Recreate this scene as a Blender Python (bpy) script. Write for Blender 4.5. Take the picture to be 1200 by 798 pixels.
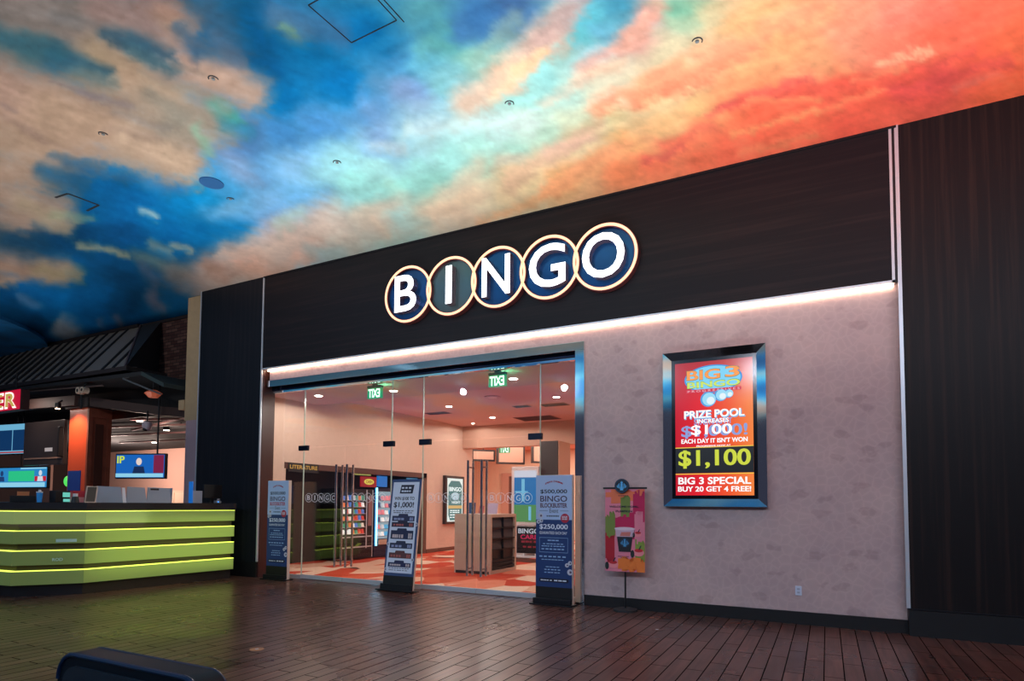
import bpy, bmesh, math, random
import numpy as np
from mathutils import Vector, Matrix

# ------------------------------------------------------------------ scene, camera, world, lights
scene = bpy.context.scene
for o in list(bpy.data.objects):
    bpy.data.objects.remove(o)
COL = scene.collection
scene.view_settings.view_transform = 'Standard'
scene.view_settings.look = 'None'
scene.view_settings.exposure = 0.0
scene.view_settings.gamma = 1.0
scene.view_settings.use_curve_mapping = False

CAM_F, CAM_YAW, CAM_PITCH, CAM_ROLL, CAM_CY = 709.4, math.radians(27.47), math.radians(2.87), math.radians(.355), 555.0
CAM_POS = Vector((0, -8.578, 1.52))
cF = Vector((-math.sin(CAM_YAW) * math.cos(CAM_PITCH), math.cos(CAM_YAW) * math.cos(CAM_PITCH), math.sin(CAM_PITCH)))
_R = Vector((math.cos(CAM_YAW), math.sin(CAM_YAW), 0)); _U = _R.cross(cF)
cR = _R * math.cos(CAM_ROLL) + _U * math.sin(CAM_ROLL)
cU = -_R * math.sin(CAM_ROLL) + _U * math.cos(CAM_ROLL)
cam_data = bpy.data.cameras.new('camera'); cam = bpy.data.objects.new('camera', cam_data); COL.objects.link(cam)
cam.matrix_world = Matrix(((cR.x, cU.x, -cF.x, CAM_POS.x), (cR.y, cU.y, -cF.y, CAM_POS.y), (cR.z, cU.z, -cF.z, CAM_POS.z), (0, 0, 0, 1)))
cam_data.sensor_width = 36; cam_data.lens = CAM_F / 1200 * 36; cam_data.shift_y = (CAM_CY - 399) / 1200
cam_data.clip_end = 300
scene.camera = cam

world = bpy.data.worlds.new('world'); scene.world = world; world.use_nodes = True
world.node_tree.nodes['Background'].inputs[0].default_value = (.32, .34, .55, 1)
world.node_tree.nodes['Background'].inputs[1].default_value = 0.13

def area_light(name, loc, rot, size, power, color, size_y=None, spread=None):
    l = bpy.data.lights.new(name, 'AREA'); l.energy = power; l.color = color
    l.shape = 'RECTANGLE' if size_y else 'SQUARE'; l.size = size
    if size_y: l.size_y = size_y
    if spread: l.spread = spread
    o = bpy.data.objects.new(name, l); COL.objects.link(o); o.location = loc; o.rotation_euler = rot
    return o
def spot(name, loc, power, color, angle=100, r=.05, rot=(0, 0, 0)):
    l = bpy.data.lights.new(name, 'SPOT'); l.energy = power; l.color = color; l.spot_size = math.radians(angle)
    l.spot_blend = .6; l.shadow_soft_size = r
    o = bpy.data.objects.new(name, l); COL.objects.link(o); o.location = loc; o.rotation_euler = rot
    return o
def point(name, loc, power, color, r=.1):
    l = bpy.data.lights.new(name, 'POINT'); l.energy = power; l.color = color; l.shadow_soft_size = r
    o = bpy.data.objects.new(name, l); COL.objects.link(o); o.location = loc
    return o
PI = math.pi
# added mid-air area lights standing in for cove uplights, washing the painted ceiling
area_light('ceiling_fill_light', (-8, -13.6, 1.0), (PI, 0, 0), 30, 1750, (1, .97, .95), 4.4, math.radians(150))
area_light('ceiling_fill_light', (-8, -3.0, 1.1), (PI, 0, 0), 18, 370, (1, .97, .95), 2.0, math.radians(110))
area_light('ceiling_fill_light', (1.5, -2.8, 1.1), (PI, 0, 0), 7, 165, (1, .97, .95), 2.0, math.radians(110))
for _x, _y in ((-13, -11.5), (-9, -12.5), (-5.5, -12), (-2, -13), (1.5, -12), (4.5, -11.5), (6.5, -9)):      # added fill spots behind the camera, brightening the storefront
    _d = Vector((-3.5 + _x * .25 - _x, -_y, -3.6)); spot('hall_fill_spot', (_x, _y, 6.05), 330, (.82, .85, 1), 70, .12, _d.to_track_quat('-Z', 'Y').to_euler())

spot('hall_fill_spot', (-12.5, -8.5, 6.05), 420, (1, .93, .88), 60, .12, (Vector((-17, 0, 5.0)) - Vector((-12.5, -8.5, 6.05))).to_track_quat('-Z', 'Y').to_euler())  # added fill spot that brightens the bar roof and brick

# ------------------------------------------------------------------ colours and materials
def lin(c):
    if isinstance(c, str):
        c = c.lstrip('#'); c = [int(c[i:i + 2], 16) / 255 for i in (0, 2, 4)]
    elif max(c) > 1: c = [v / 255 for v in c]
    return tuple(v / 12.92 if v <= .04045 else ((v + .055) / 1.055) ** 2.4 for v in c) + (1,)
MATS = {}
def mat(name, color, rough=.5, metal=0, emit=None, strength=1.0, noise=0, scale=8, spec=.5):
    if name in MATS: return MATS[name]
    m = bpy.data.materials.new(name); m.use_nodes = True; nt = m.node_tree; b = nt.nodes['Principled BSDF']
    c = lin(color); b.inputs['Base Color'].default_value = c
    b.inputs['Roughness'].default_value = rough; b.inputs['Metallic'].default_value = metal
    b.inputs['Specular IOR Level'].default_value = spec
    if emit is not None:
        b.inputs['Emission Color'].default_value = lin(emit); b.inputs['Emission Strength'].default_value = strength
    if noise:
        t = nt.nodes.new('ShaderNodeTexCoord'); n = nt.nodes.new('ShaderNodeTexNoise'); n.inputs['Scale'].default_value = scale
        n.inputs['Detail'].default_value = 4
        nt.links.new(t.outputs['Object'], n.inputs['Vector'])
        r = nt.nodes.new('ShaderNodeMapRange'); r.inputs[1].default_value = .3; r.inputs[2].default_value = .7
        r.inputs[3].default_value = 1 - noise; r.inputs[4].default_value = 1 + noise
        nt.links.new(n.outputs['Fac'], r.inputs[0])
        mx = nt.nodes.new('ShaderNodeVectorMath'); mx.operation = 'SCALE'; mx.inputs[0].default_value = c[:3]
        nt.links.new(r.outputs[0], mx.inputs['Scale']); nt.links.new(mx.outputs[0], b.inputs['Base Color'])
    MATS[name] = m; return m
def nodes_of(name):
    m = bpy.data.materials.new(name); m.use_nodes = True; MATS[name] = m
    return m, m.node_tree, m.node_tree.nodes['Principled BSDF']
def ramp(nt, stops, interp='LINEAR'):
    r = nt.nodes.new('ShaderNodeValToRGB'); cr = r.color_ramp; cr.interpolation = interp
    while len(cr.elements) > 1: cr.elements.remove(cr.elements[-1])
    cr.elements[0].position = stops[0][0]; cr.elements[0].color = lin(stops[0][1])
    for p, c in stops[1:]:
        e = cr.elements.new(p); e.color = lin(c)
    return r
def mapping(nt, scale=(1, 1, 1), rot=(0, 0, 0), loc=(0, 0, 0)):
    t = nt.nodes.new('ShaderNodeTexCoord'); m = nt.nodes.new('ShaderNodeMapping')
    m.inputs['Scale'].default_value = scale; m.inputs['Rotation'].default_value = rot; m.inputs['Location'].default_value = loc
    nt.links.new(t.outputs['Object'], m.inputs['Vector']); return m
def mixc(nt, fac, a, b, mode='MIX'):
    m = nt.nodes.new('ShaderNodeMix'); m.data_type = 'RGBA'; m.blend_type = mode
    for v, s in ((fac, m.inputs[0]), (a, m.inputs[6]), (b, m.inputs[7])):
        if hasattr(v, 'links'): nt.links.new(v, s)
        elif isinstance(v, (int, float)): s.default_value = v
        else: s.default_value = v
    return m.outputs[2]

def wood_panel(name, horiz, base, streak):
    m, nt, b = nodes_of(name)
    sc = (.35, 1, 15) if horiz else (15, 1, .35)
    mp = mapping(nt, sc); n = nt.nodes.new('ShaderNodeTexNoise'); n.inputs['Scale'].default_value = 1; n.inputs['Detail'].default_value = 9; n.inputs['Roughness'].default_value = .62
    nt.links.new(mp.outputs[0], n.inputs['Vector'])
    r = ramp(nt, [(.3, base), (.48, base), (.66, streak)])
    nt.links.new(n.outputs['Fac'], r.inputs[0]); nt.links.new(r.outputs[0], b.inputs['Base Color'])
    b.inputs['Roughness'].default_value = .42; b.inputs['Specular IOR Level'].default_value = .16
    return m
WOOD_H = wood_panel('dark_wood_horizontal', True, (26, 25, 29), (38, 32, 34))
WOOD_V = wood_panel('dark_wood_vertical', False, (27, 25, 27), (46, 35, 33))
WOOD_L = wood_panel('blue_black_wood', False, (22, 26, 33), (34, 34, 40))

def floor_material():
    m, nt, b = nodes_of('plank_tile_floor')
    t = nt.nodes.new('ShaderNodeTexCoord'); mp = nt.nodes.new('ShaderNodeMapping')
    mp.inputs['Rotation'].default_value = (0, 0, PI / 2); mp.inputs['Location'].default_value = (0, .05, 0)
    nt.links.new(t.outputs['Object'], mp.inputs['Vector'])
    br = nt.nodes.new('ShaderNodeTexBrick'); br.offset = .37; br.offset_frequency = 2
    br.inputs['Scale'].default_value = 1; br.inputs['Brick Width'].default_value = .92; br.inputs['Row Height'].default_value = .163
    br.inputs['Mortar Size'].default_value = .0062; br.inputs['Mortar Smooth'].default_value = .3
    br.inputs['Color1'].default_value = lin((116, 78, 68)); br.inputs['Color2'].default_value = lin((88, 58, 52)); br.inputs['Mortar'].default_value = lin((14, 9, 9))
    nt.links.new(mp.outputs[0], br.inputs['Vector'])
    mp2 = mapping(nt, (22, 1.4, 1)); n = nt.nodes.new('ShaderNodeTexNoise'); n.inputs['Scale'].default_value = 1; n.inputs['Detail'].default_value = 5
    nt.links.new(mp2.outputs[0], n.inputs['Vector'])
    r = ramp(nt, [(.3, (150, 150, 150)), (.7, (255, 255, 255))]); nt.links.new(n.outputs['Fac'], r.inputs[0])
    nt.links.new(mixc(nt, 1.0, br.outputs['Color'], r.outputs[0], 'MULTIPLY'), b.inputs['Base Color'])
    n2 = nt.nodes.new('ShaderNodeTexNoise'); n2.inputs['Scale'].default_value = .9; n2.inputs['Detail'].default_value = 3
    nt.links.new(t.outputs['Object'], n2.inputs['Vector'])
    rr = nt.nodes.new('ShaderNodeMapRange'); rr.inputs[1].default_value = .3; rr.inputs[2].default_value = .7; rr.inputs[3].default_value = .24; rr.inputs[4].default_value = .34
    nt.links.new(n2.outputs['Fac'], rr.inputs[0])
    mxr = nt.nodes.new('ShaderNodeMath'); mxr.operation = 'MAXIMUM'; nt.links.new(rr.outputs[0], mxr.inputs[0]); nt.links.new(br.outputs['Fac'], mxr.inputs[1]); nt.links.new(mxr.outputs[0], b.inputs['Roughness'])
    sp_ = nt.nodes.new('ShaderNodeMapRange'); sp_.inputs[3].default_value = .5; sp_.inputs[4].default_value = .05; nt.links.new(br.outputs['Fac'], sp_.inputs[0]); nt.links.new(sp_.outputs[0], b.inputs['Specular IOR Level'])
    bp = nt.nodes.new('ShaderNodeBump'); bp.inputs['Strength'].default_value = .35; bp.inputs['Distance'].default_value = .01
    mth = nt.nodes.new('ShaderNodeMath'); mth.operation = 'MULTIPLY_ADD'; mth.inputs[1].default_value = -1; 
    nt.links.new(br.outputs['Fac'], mth.inputs[0])
    ms = nt.nodes.new('ShaderNodeMath'); ms.operation = 'MULTIPLY'; ms.inputs[1].default_value = .07
    nt.links.new(n.outputs['Fac'], ms.inputs[0]); nt.links.new(ms.outputs[0], mth.inputs[2])
    nt.links.new(mth.outputs[0], bp.inputs['Height']); nt.links.new(bp.outputs[0], b.inputs['Normal'])
    return m
def wallpaper_material():
    m, nt, b = nodes_of('mauve_wallcovering')
    mp = mapping(nt, (1, 1, 1))
    n0 = nt.nodes.new('ShaderNodeTexNoise'); n0.inputs['Scale'].default_value = 1.6; n0.inputs['Detail'].default_value = 4
    nt.links.new(mp.outputs[0], n0.inputs['Vector'])
    r0 = ramp(nt, [(.3, (186, 164, 166)), (.7, (202, 178, 176))]); nt.links.new(n0.outputs['Fac'], r0.inputs[0])
    v = nt.nodes.new('ShaderNodeTexVoronoi'); v.feature = 'DISTANCE_TO_EDGE'; v.inputs['Scale'].default_value = 9
    nt.links.new(mp.outputs[0], v.inputs['Vector'])
    r1 = ramp(nt, [(0, (255, 255, 255)), (.1, (247, 247, 247)), (.3, (243, 243, 243))]); nt.links.new(v.outputs['Distance'], r1.inputs[0])
    c = mixc(nt, 1.0, r0.outputs[0], r1.outputs[0], 'MULTIPLY')
    v2 = nt.nodes.new('ShaderNodeTexVoronoi'); v2.inputs['Scale'].default_value = 3.9; v2.distance = 'EUCLIDEAN'
    mp3 = mapping(nt, (.8, 1, 1.25), (0, .4, 0)); nw = nt.nodes.new('ShaderNodeTexNoise'); nw.inputs['Scale'].default_value = 7; nt.links.new(mp3.outputs[0], nw.inputs['Vector']); va = nt.nodes.new('ShaderNodeVectorMath'); va.operation = 'MULTIPLY_ADD'; va.inputs[1].default_value = (.22, .22, .22); nt.links.new(nw.outputs['Color'], va.inputs[0]); nt.links.new(mp3.outputs[0], va.inputs[2]); nt.links.new(va.outputs[0], v2.inputs['Vector'])
    r2 = ramp(nt, [(0, (150, 128, 122)), (.26, (168, 146, 142)), (.34, (255, 255, 255))]); nt.links.new(v2.outputs['Distance'], r2.inputs[0])
    sp = nt.nodes.new('ShaderNodeSeparateColor'); nt.links.new(v2.outputs['Color'], sp.inputs[0])
    gt = nt.nodes.new('ShaderNodeMath'); gt.operation = 'GREATER_THAN'; gt.inputs[1].default_value = .4; nt.links.new(sp.outputs[0], gt.inputs[0])
    g2 = nt.nodes.new('ShaderNodeMath'); g2.operation = 'MULTIPLY'; g2.inputs[1].default_value = .2; nt.links.new(gt.outputs[0], g2.inputs[0])
    nt.links.new(mixc(nt, g2.outputs[0], c, mixc(nt, 1.0, c, r2.outputs[0], 'MULTIPLY')), b.inputs['Base Color'])
    b.inputs['Roughness'].default_value = .6
    return m
def carpet_material():
    m, nt, b = nodes_of('petal_carpet')
    mp = mapping(nt, (1.0, .62, 1), (0, 0, .6))
    n = nt.nodes.new('ShaderNodeTexNoise'); n.inputs['Scale'].default_value = .8; nt.links.new(mp.outputs[0], n.inputs['Vector'])
    mixv = nt.nodes.new('ShaderNodeVectorMath'); mixv.operation = 'MULTIPLY_ADD'; mixv.inputs[1].default_value = (.5, .5, 0)
    nt.links.new(n.outputs['Color'], mixv.inputs[0]); nt.links.new(mp.outputs[0], mixv.inputs[2])
    v = nt.nodes.new('ShaderNodeTexVoronoi'); v.inputs['Scale'].default_value = 1.7; nt.links.new(mixv.outputs[0], v.inputs['Vector'])
    sp = nt.nodes.new('ShaderNodeSeparateColor'); nt.links.new(v.outputs['Color'], sp.inputs[0])
    r = ramp(nt, [(0, (200, 74, 52)), (.26, (226, 178, 152)), (.44, (212, 98, 70)), (.58, (230, 140, 112)), (.68, (96, 60, 48)), (.75, (238, 204, 180)), (.9, (206, 80, 56))], 'CONSTANT')
    nt.links.new(sp.outputs[0], r.inputs[0]); nt.links.new(r.outputs[0], b.inputs['Base Color']); b.inputs['Roughness'].default_value = .95
    b.inputs['Specular IOR Level'].default_value = .1
    return m
def brick_material():
    m, nt, b = nodes_of('old_brick')
    mp = mapping(nt, (1, 1, 1), (PI / 2, 0, 0))
    br = nt.nodes.new('ShaderNodeTexBrick'); br.inputs['Scale'].default_value = 1; br.inputs['Brick Width'].default_value = .24; br.inputs['Row Height'].default_value = .08
    br.inputs['Mortar Size'].default_value = .008; br.inputs['Bias'].default_value = -.3
    br.inputs['Color1'].default_value = lin((70, 40, 38)); br.inputs['Color2'].default_value = lin((120, 88, 78)); br.inputs['Mortar'].default_value = lin((30, 24, 26))
    nt.links.new(mp.outputs[0], br.inputs['Vector'])
    nt.links.new(br.outputs['Color'], b.inputs['Base Color']); b.inputs['Roughness'].default_value = .9
    return m
def glass_material(name, tint=(1, 1, 1), base=.05):
    m = bpy.data.materials.new(name); m.use_nodes = True; nt = m.node_tree; nt.nodes.clear()
    out = nt.nodes.new('ShaderNodeOutputMaterial'); tr = nt.nodes.new('ShaderNodeBsdfTransparent'); gl = nt.nodes.new('ShaderNodeBsdfGlossy')
    tr.inputs[0].default_value = (*tint, 1); gl.inputs['Roughness'].default_value = .0
    fr = nt.nodes.new('ShaderNodeFresnel'); geo = nt.nodes.new('ShaderNodeNewGeometry')
    ior = nt.nodes.new('ShaderNodeMapRange'); ior.inputs[3].default_value = 1.5; ior.inputs[4].default_value = 1 / 1.5   # same reflectance from both faces of the sheet
    nt.links.new(geo.outputs['Backfacing'], ior.inputs[0]); nt.links.new(ior.outputs[0], fr.inputs[0])
    ad = nt.nodes.new('ShaderNodeMath'); ad.operation = 'ADD'; ad.inputs[1].default_value = base; ad.use_clamp = True
    nt.links.new(fr.outputs[0], ad.inputs[0])
    mx = nt.nodes.new('ShaderNodeMixShader'); nt.links.new(ad.outputs[0], mx.inputs[0]); nt.links.new(tr.outputs[0], mx.inputs[1]); nt.links.new(gl.outputs[0], mx.inputs[2])
    nt.links.new(mx.outputs[0], out.inputs[0]); MATS[name] = m; return m

FLOOR = floor_material(); WALLP = wallpaper_material(); CARPET = carpet_material(); BRICK = brick_material(); GLASS = glass_material('storefront_glass', (.98, .985, .98), .0)
CHROME = mat('polished_chrome', (215, 220, 225), .06, 1)
STEEL = mat('brushed_steel', (205, 212, 220), .35, .45)
BLACK = mat('black_paint', (14, 15, 19), .45)
DARKM = mat('dark_metal', (34, 35, 40), .45, .6)
WHITE = mat('white_print', (235, 235, 238), .6)
IWALL = mat('salmon_wall_paint', (212, 186, 168), .75, noise=.03)
ICEIL = mat('interior_ceiling_paint', (212, 168, 160), .8)

# ------------------------------------------------------------------ mesh helpers
def finish(name, bm, m, parent=None, smooth=False, loc=None, rot=None, mats=None):
    me = bpy.data.meshes.new(name); bmesh.ops.recalc_face_normals(bm, faces=bm.faces) if smooth != 'keep' else None
    bm.to_mesh(me); bm.free()
    for x in (mats or [m]): me.materials.append(x)
    if smooth is True:
        for p in me.polygons: p.use_smooth = True
        me.set_sharp_from_angle(angle=math.radians(40))
    o = bpy.data.objects.new(name, me); COL.objects.link(o)
    if parent is not None: o.parent = parent
    if loc is not None: o.location = loc
    if rot is not None: o.rotation_euler = rot
    return o
def box(bm, x0, x1, y0, y1, z0, z1, bevel=0, mi=0):
    vs = [bm.verts.new(p) for p in ((x0, y0, z0), (x1, y0, z0), (x1, y1, z0), (x0, y1, z0), (x0, y0, z1), (x1, y0, z1), (x1, y1, z1), (x0, y1, z1))]
    fs = [bm.faces.new([vs[i] for i in f]) for f in ((0, 3, 2, 1), (4, 5, 6, 7), (0, 1, 5, 4), (1, 2, 6, 5), (2, 3, 7, 6), (3, 0, 4, 7))]
    for f in fs: f.material_index = mi
    if bevel:
        es = list({e for f in fs for e in f.edges})
        bmesh.ops.bevel(bm, geom=es, offset=bevel, segments=2, affect='EDGES', profile=.6)
def hexa(bm, lo, hi, mi=0):
    """solid between two quads (4 points each, same winding)"""
    a = [bm.verts.new(p) for p in lo]; b = [bm.verts.new(p) for p in hi]
    fs = [bm.faces.new(a[::-1]), bm.faces.new(b)]
    for i in range(4): fs.append(bm.faces.new((a[i], a[(i + 1) % 4], b[(i + 1) % 4], b[i])))
    for f in fs: f.material_index = mi
def cyl(bm, c, r, h, axis='z', seg=24, r2=None, mi=0):
    r2 = r if r2 is None else r2
    rings = []
    for k, rr in ((0, r), (1, r2)):
        ring = []
        for i in range(seg):
            a = 2 * PI * i / seg; u, v = rr * math.cos(a), rr * math.sin(a)
            p = {'z': (u, v, h * k), 'y': (u, h * k, v), 'x': (h * k, u, v)}[axis]
            ring.append(bm.verts.new((c[0] + p[0], c[1] + p[1], c[2] + p[2])))
        rings.append(ring)
    fs = [bm.faces.new(rings[0][::-1]), bm.faces.new(rings[1])]
    for i in range(seg): fs.append(bm.faces.new((rings[0][i], rings[0][(i + 1) % seg], rings[1][(i + 1) % seg], rings[1][i])))
    for f in fs: f.material_index = mi
def bar(bm, p, q, r, seg=10, r2=None):
    p, q = Vector(p), Vector(q); d = (q - p).normalized(); a = d.orthogonal().normalized(); b = d.cross(a)
    r2 = r if r2 is None else r2
    A = [bm.verts.new(p + (a * math.cos(2 * PI * i / seg) + b * math.sin(2 * PI * i / seg)) * r) for i in range(seg)]
    B = [bm.verts.new(q + (a * math.cos(2 * PI * i / seg) + b * math.sin(2 * PI * i / seg)) * r2) for i in range(seg)]
    bm.faces.new(A[::-1]); bm.faces.new(B)
    for i in range(seg): bm.faces.new((A[i], A[(i + 1) % seg], B[(i + 1) % seg], B[i]))
def beam(bm, p, q, w, h):
    """rectangular bar from p to q, width w (horizontal), height h"""
    p, q = Vector(p), Vector(q); d = (q - p).normalized(); s = d.cross(Vector((0, 0, 1))).normalized() * w / 2; u = s.cross(d).normalized() * h / 2
    hexa(bm, [p - s - u, p + s - u, p + s + u, p - s + u], [q - s - u, q + s - u, q + s + u, q - s + u])
def torus_xz(bm, c, R, r, seg=64, k=8, flat=None):
    """ring in the xz plane round centre c; flat = (inner R, outer R, y depth) gives a rectangular section"""
    if flat:
        prof = [(flat[0], 0), (flat[1], 0), (flat[1], flat[2]), (flat[0], flat[2])]
    else:
        prof = [(R + r * math.cos(2 * PI * j / k), r * math.sin(2 * PI * j / k)) for j in range(k)]
    rings = [[bm.verts.new((c[0] + pr * math.cos(2 * PI * i / seg), c[1] + py, c[2] + pr * math.sin(2 * PI * i / seg))) for pr, py in prof] for i in range(seg)]
    n = len(prof)
    for i in range(seg):
        for j in range(n):
            bm.faces.new((rings[i][j], rings[(i + 1) % seg][j], rings[(i + 1) % seg][(j + 1) % n], rings[i][(j + 1) % n]))
def poly(bm, pts, y, t=.002, mi=0):
    """flat polygon in the xz plane at y, facing -y, with thickness t"""
    a = [bm.verts.new((p[0], y, p[1])) for p in pts]; b = [bm.verts.new((p[0], y + t, p[1])) for p in pts]
    fs = [bm.faces.new(a), bm.faces.new(b[::-1])]
    n = len(pts)
    for i in range(n): fs.append(bm.faces.new((a[i], b[i], b[(i + 1) % n], a[(i + 1) % n])))
    for f in fs: f.material_index = mi
def ell(cx, cz, rx, rz, n=28, a0=0, a1=2 * PI):
    return [(cx + rx * math.cos(a0 + (a1 - a0) * i / n), cz + rz * math.sin(a0 + (a1 - a0) * i / n)) for i in range(n)]

def glyph_mesh(s, bold=0.0, ext=0.0, shear=0):
    cu = bpy.data.curves.new('glyphs', 'FONT'); cu.body = s; cu.offset = bold; cu.extrude = max(ext, 0.0); cu.resolution_u = 4; cu.shear = shear
    cu.fill_mode = 'BOTH' if ext > 0 else 'FRONT'
    o = bpy.data.objects.new('glyphs', cu); COL.objects.link(o)
    dg = bpy.context.evaluated_depsgraph_get(); me = bpy.data.meshes.new_from_object(o.evaluated_get(dg))
    bpy.data.objects.remove(o); bpy.data.curves.remove(cu)
    return me
def add_text(bm, s, x0, z0, x1, z1, y, bold=.02, ext=.0, mirror=False, shear=0, mi=0, rotx=None):
    """text fitted exactly to the box x0..x1, z0..z1 in the xz plane, facing -y"""
    if bold > .03 and ext == 0:      # heavy print: the same glyphs struck three times side by side
        off_ = min((bold - .02) * abs(z1 - z0) * 1.0, .012)
        for k in (-1, 0, 1): add_text(bm, s, x0 + off_ * (k + 1) / 2, z0, x1 + off_ * (k - 1) / 2, z1, y - .0001 * k, .012 if '$' in s else .02, 0, mirror, shear, mi)
        return
    me = glyph_mesh(s, bold, .5 if ext > 0 else 0, shear)
    n = len(me.vertices)
    if n == 0: return
    co = np.empty(n * 3, 'f'); me.vertices.foreach_get('co', co); co = co.reshape(-1, 3)
    mn, mx = co.min(0), co.max(0)
    nb = len(bm.faces); base = []
    for c in co:
        u = (c[0] - mn[0]) / max(mx[0] - mn[0], 1e-6); v = (c[1] - mn[1]) / max(mx[1] - mn[1], 1e-6)
        if mirror: u = 1 - u
        yy = y - (c[2] + .5) * ext if ext > 0 else y
        base.append(bm.verts.new((x0 + (x1 - x0) * u, yy, z0 + (z1 - z0) * v)))
    for p in me.polygons:
        try:
            f = bm.faces.new([base[i] for i in p.vertices]); f.material_index = mi
        except ValueError: pass
    bpy.data.meshes.remove(me)
def lettering(name, parent, items, m, y, bold=.02, ext=0, mirror=False):
    bm = bmesh.new()
    for it in items:
        s, x0, z0, x1, z1 = it[:5]
        add_text(bm, s, x0, z0, x1, z1, y, it[5] if len(it) > 5 else bold, ext, mirror)
    return finish(name, bm, m, parent, smooth='keep')
def dashes(bm, x0, x1, z, h, y, n, seed=0):
    """a line of print too small to read: short strokes of uneven length"""
    rnd = random.Random(seed); x = x0; w = (x1 - x0) / n
    for i in range(n):
        l = w * rnd.uniform(.6, .9); poly(bm, [(x, z), (x + l, z), (x + l, z + h), (x, z + h)], y, .001); x += w

def thing(name, label, cat, loc=(0, 0, 0), rotz=0, group=None):
    o = bpy.data.objects.new(name, None); COL.objects.link(o); o.location = loc; o.rotation_euler = (0, 0, rotz)
    o.empty_display_size = .1; o['label'] = label; o['category'] = cat
    if group: o['group'] = group
    return o
def tag(o, label, cat, group=None, kind=None):
    o['label'] = label; o['category'] = cat
    if group: o['group'] = group
    if kind: o['kind'] = kind
    return o
def struct(name, bm, m, parent=None, **k):
    o = finish(name, bm, m, parent, **k)
    if parent is None: o['kind'] = 'structure'
    return o
def sroot(name, loc=(0, 0, 0)):
    o = bpy.data.objects.new(name, None); COL.objects.link(o); o.location = loc; o['kind'] = 'structure'; return o
def sbox(name, m, *a, **k):
    bm = bmesh.new(); box(bm, *a, **k); return struct(name, bm, m)
def pbox(name, m, parent, *a, **k):
    bm = bmesh.new(); box(bm, *a, **k); return finish(name, bm, m, parent)

H = 6.2           # height of the painted ceiling
# ------------------------------------------------------------------ setting: hall floor
sbox('floor', FLOOR, -34, 8, -16, .36, -.2, 0)

# ------------------------------------------------------------------ setting: painted ceiling
def fbm(x, y, oct=5, seed=0, gain=.55):
    rs = np.random.RandomState(seed); out = np.zeros_like(x); amp = 1.0; tot = 0; f = 1.0
    for o in range(oct):
        T = rs.rand(128, 128)
        xi = np.floor(x * f).astype(int); yi = np.floor(y * f).astype(int); fx = x * f - xi; fy = y * f - yi
        fx = fx * fx * (3 - 2 * fx); fy = fy * fy * (3 - 2 * fy)
        a = T[xi % 128, yi % 128]; b = T[(xi + 1) % 128, yi % 128]; c = T[xi % 128, (yi + 1) % 128]; d = T[(xi + 1) % 128, (yi + 1) % 128]
        out += amp * ((a * (1 - fx) + b * fx) * (1 - fy) + (c * (1 - fx) + d * fx) * fy); tot += amp
        amp *= gain; f *= 2.03
    return out / tot * 2 - 1
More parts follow.
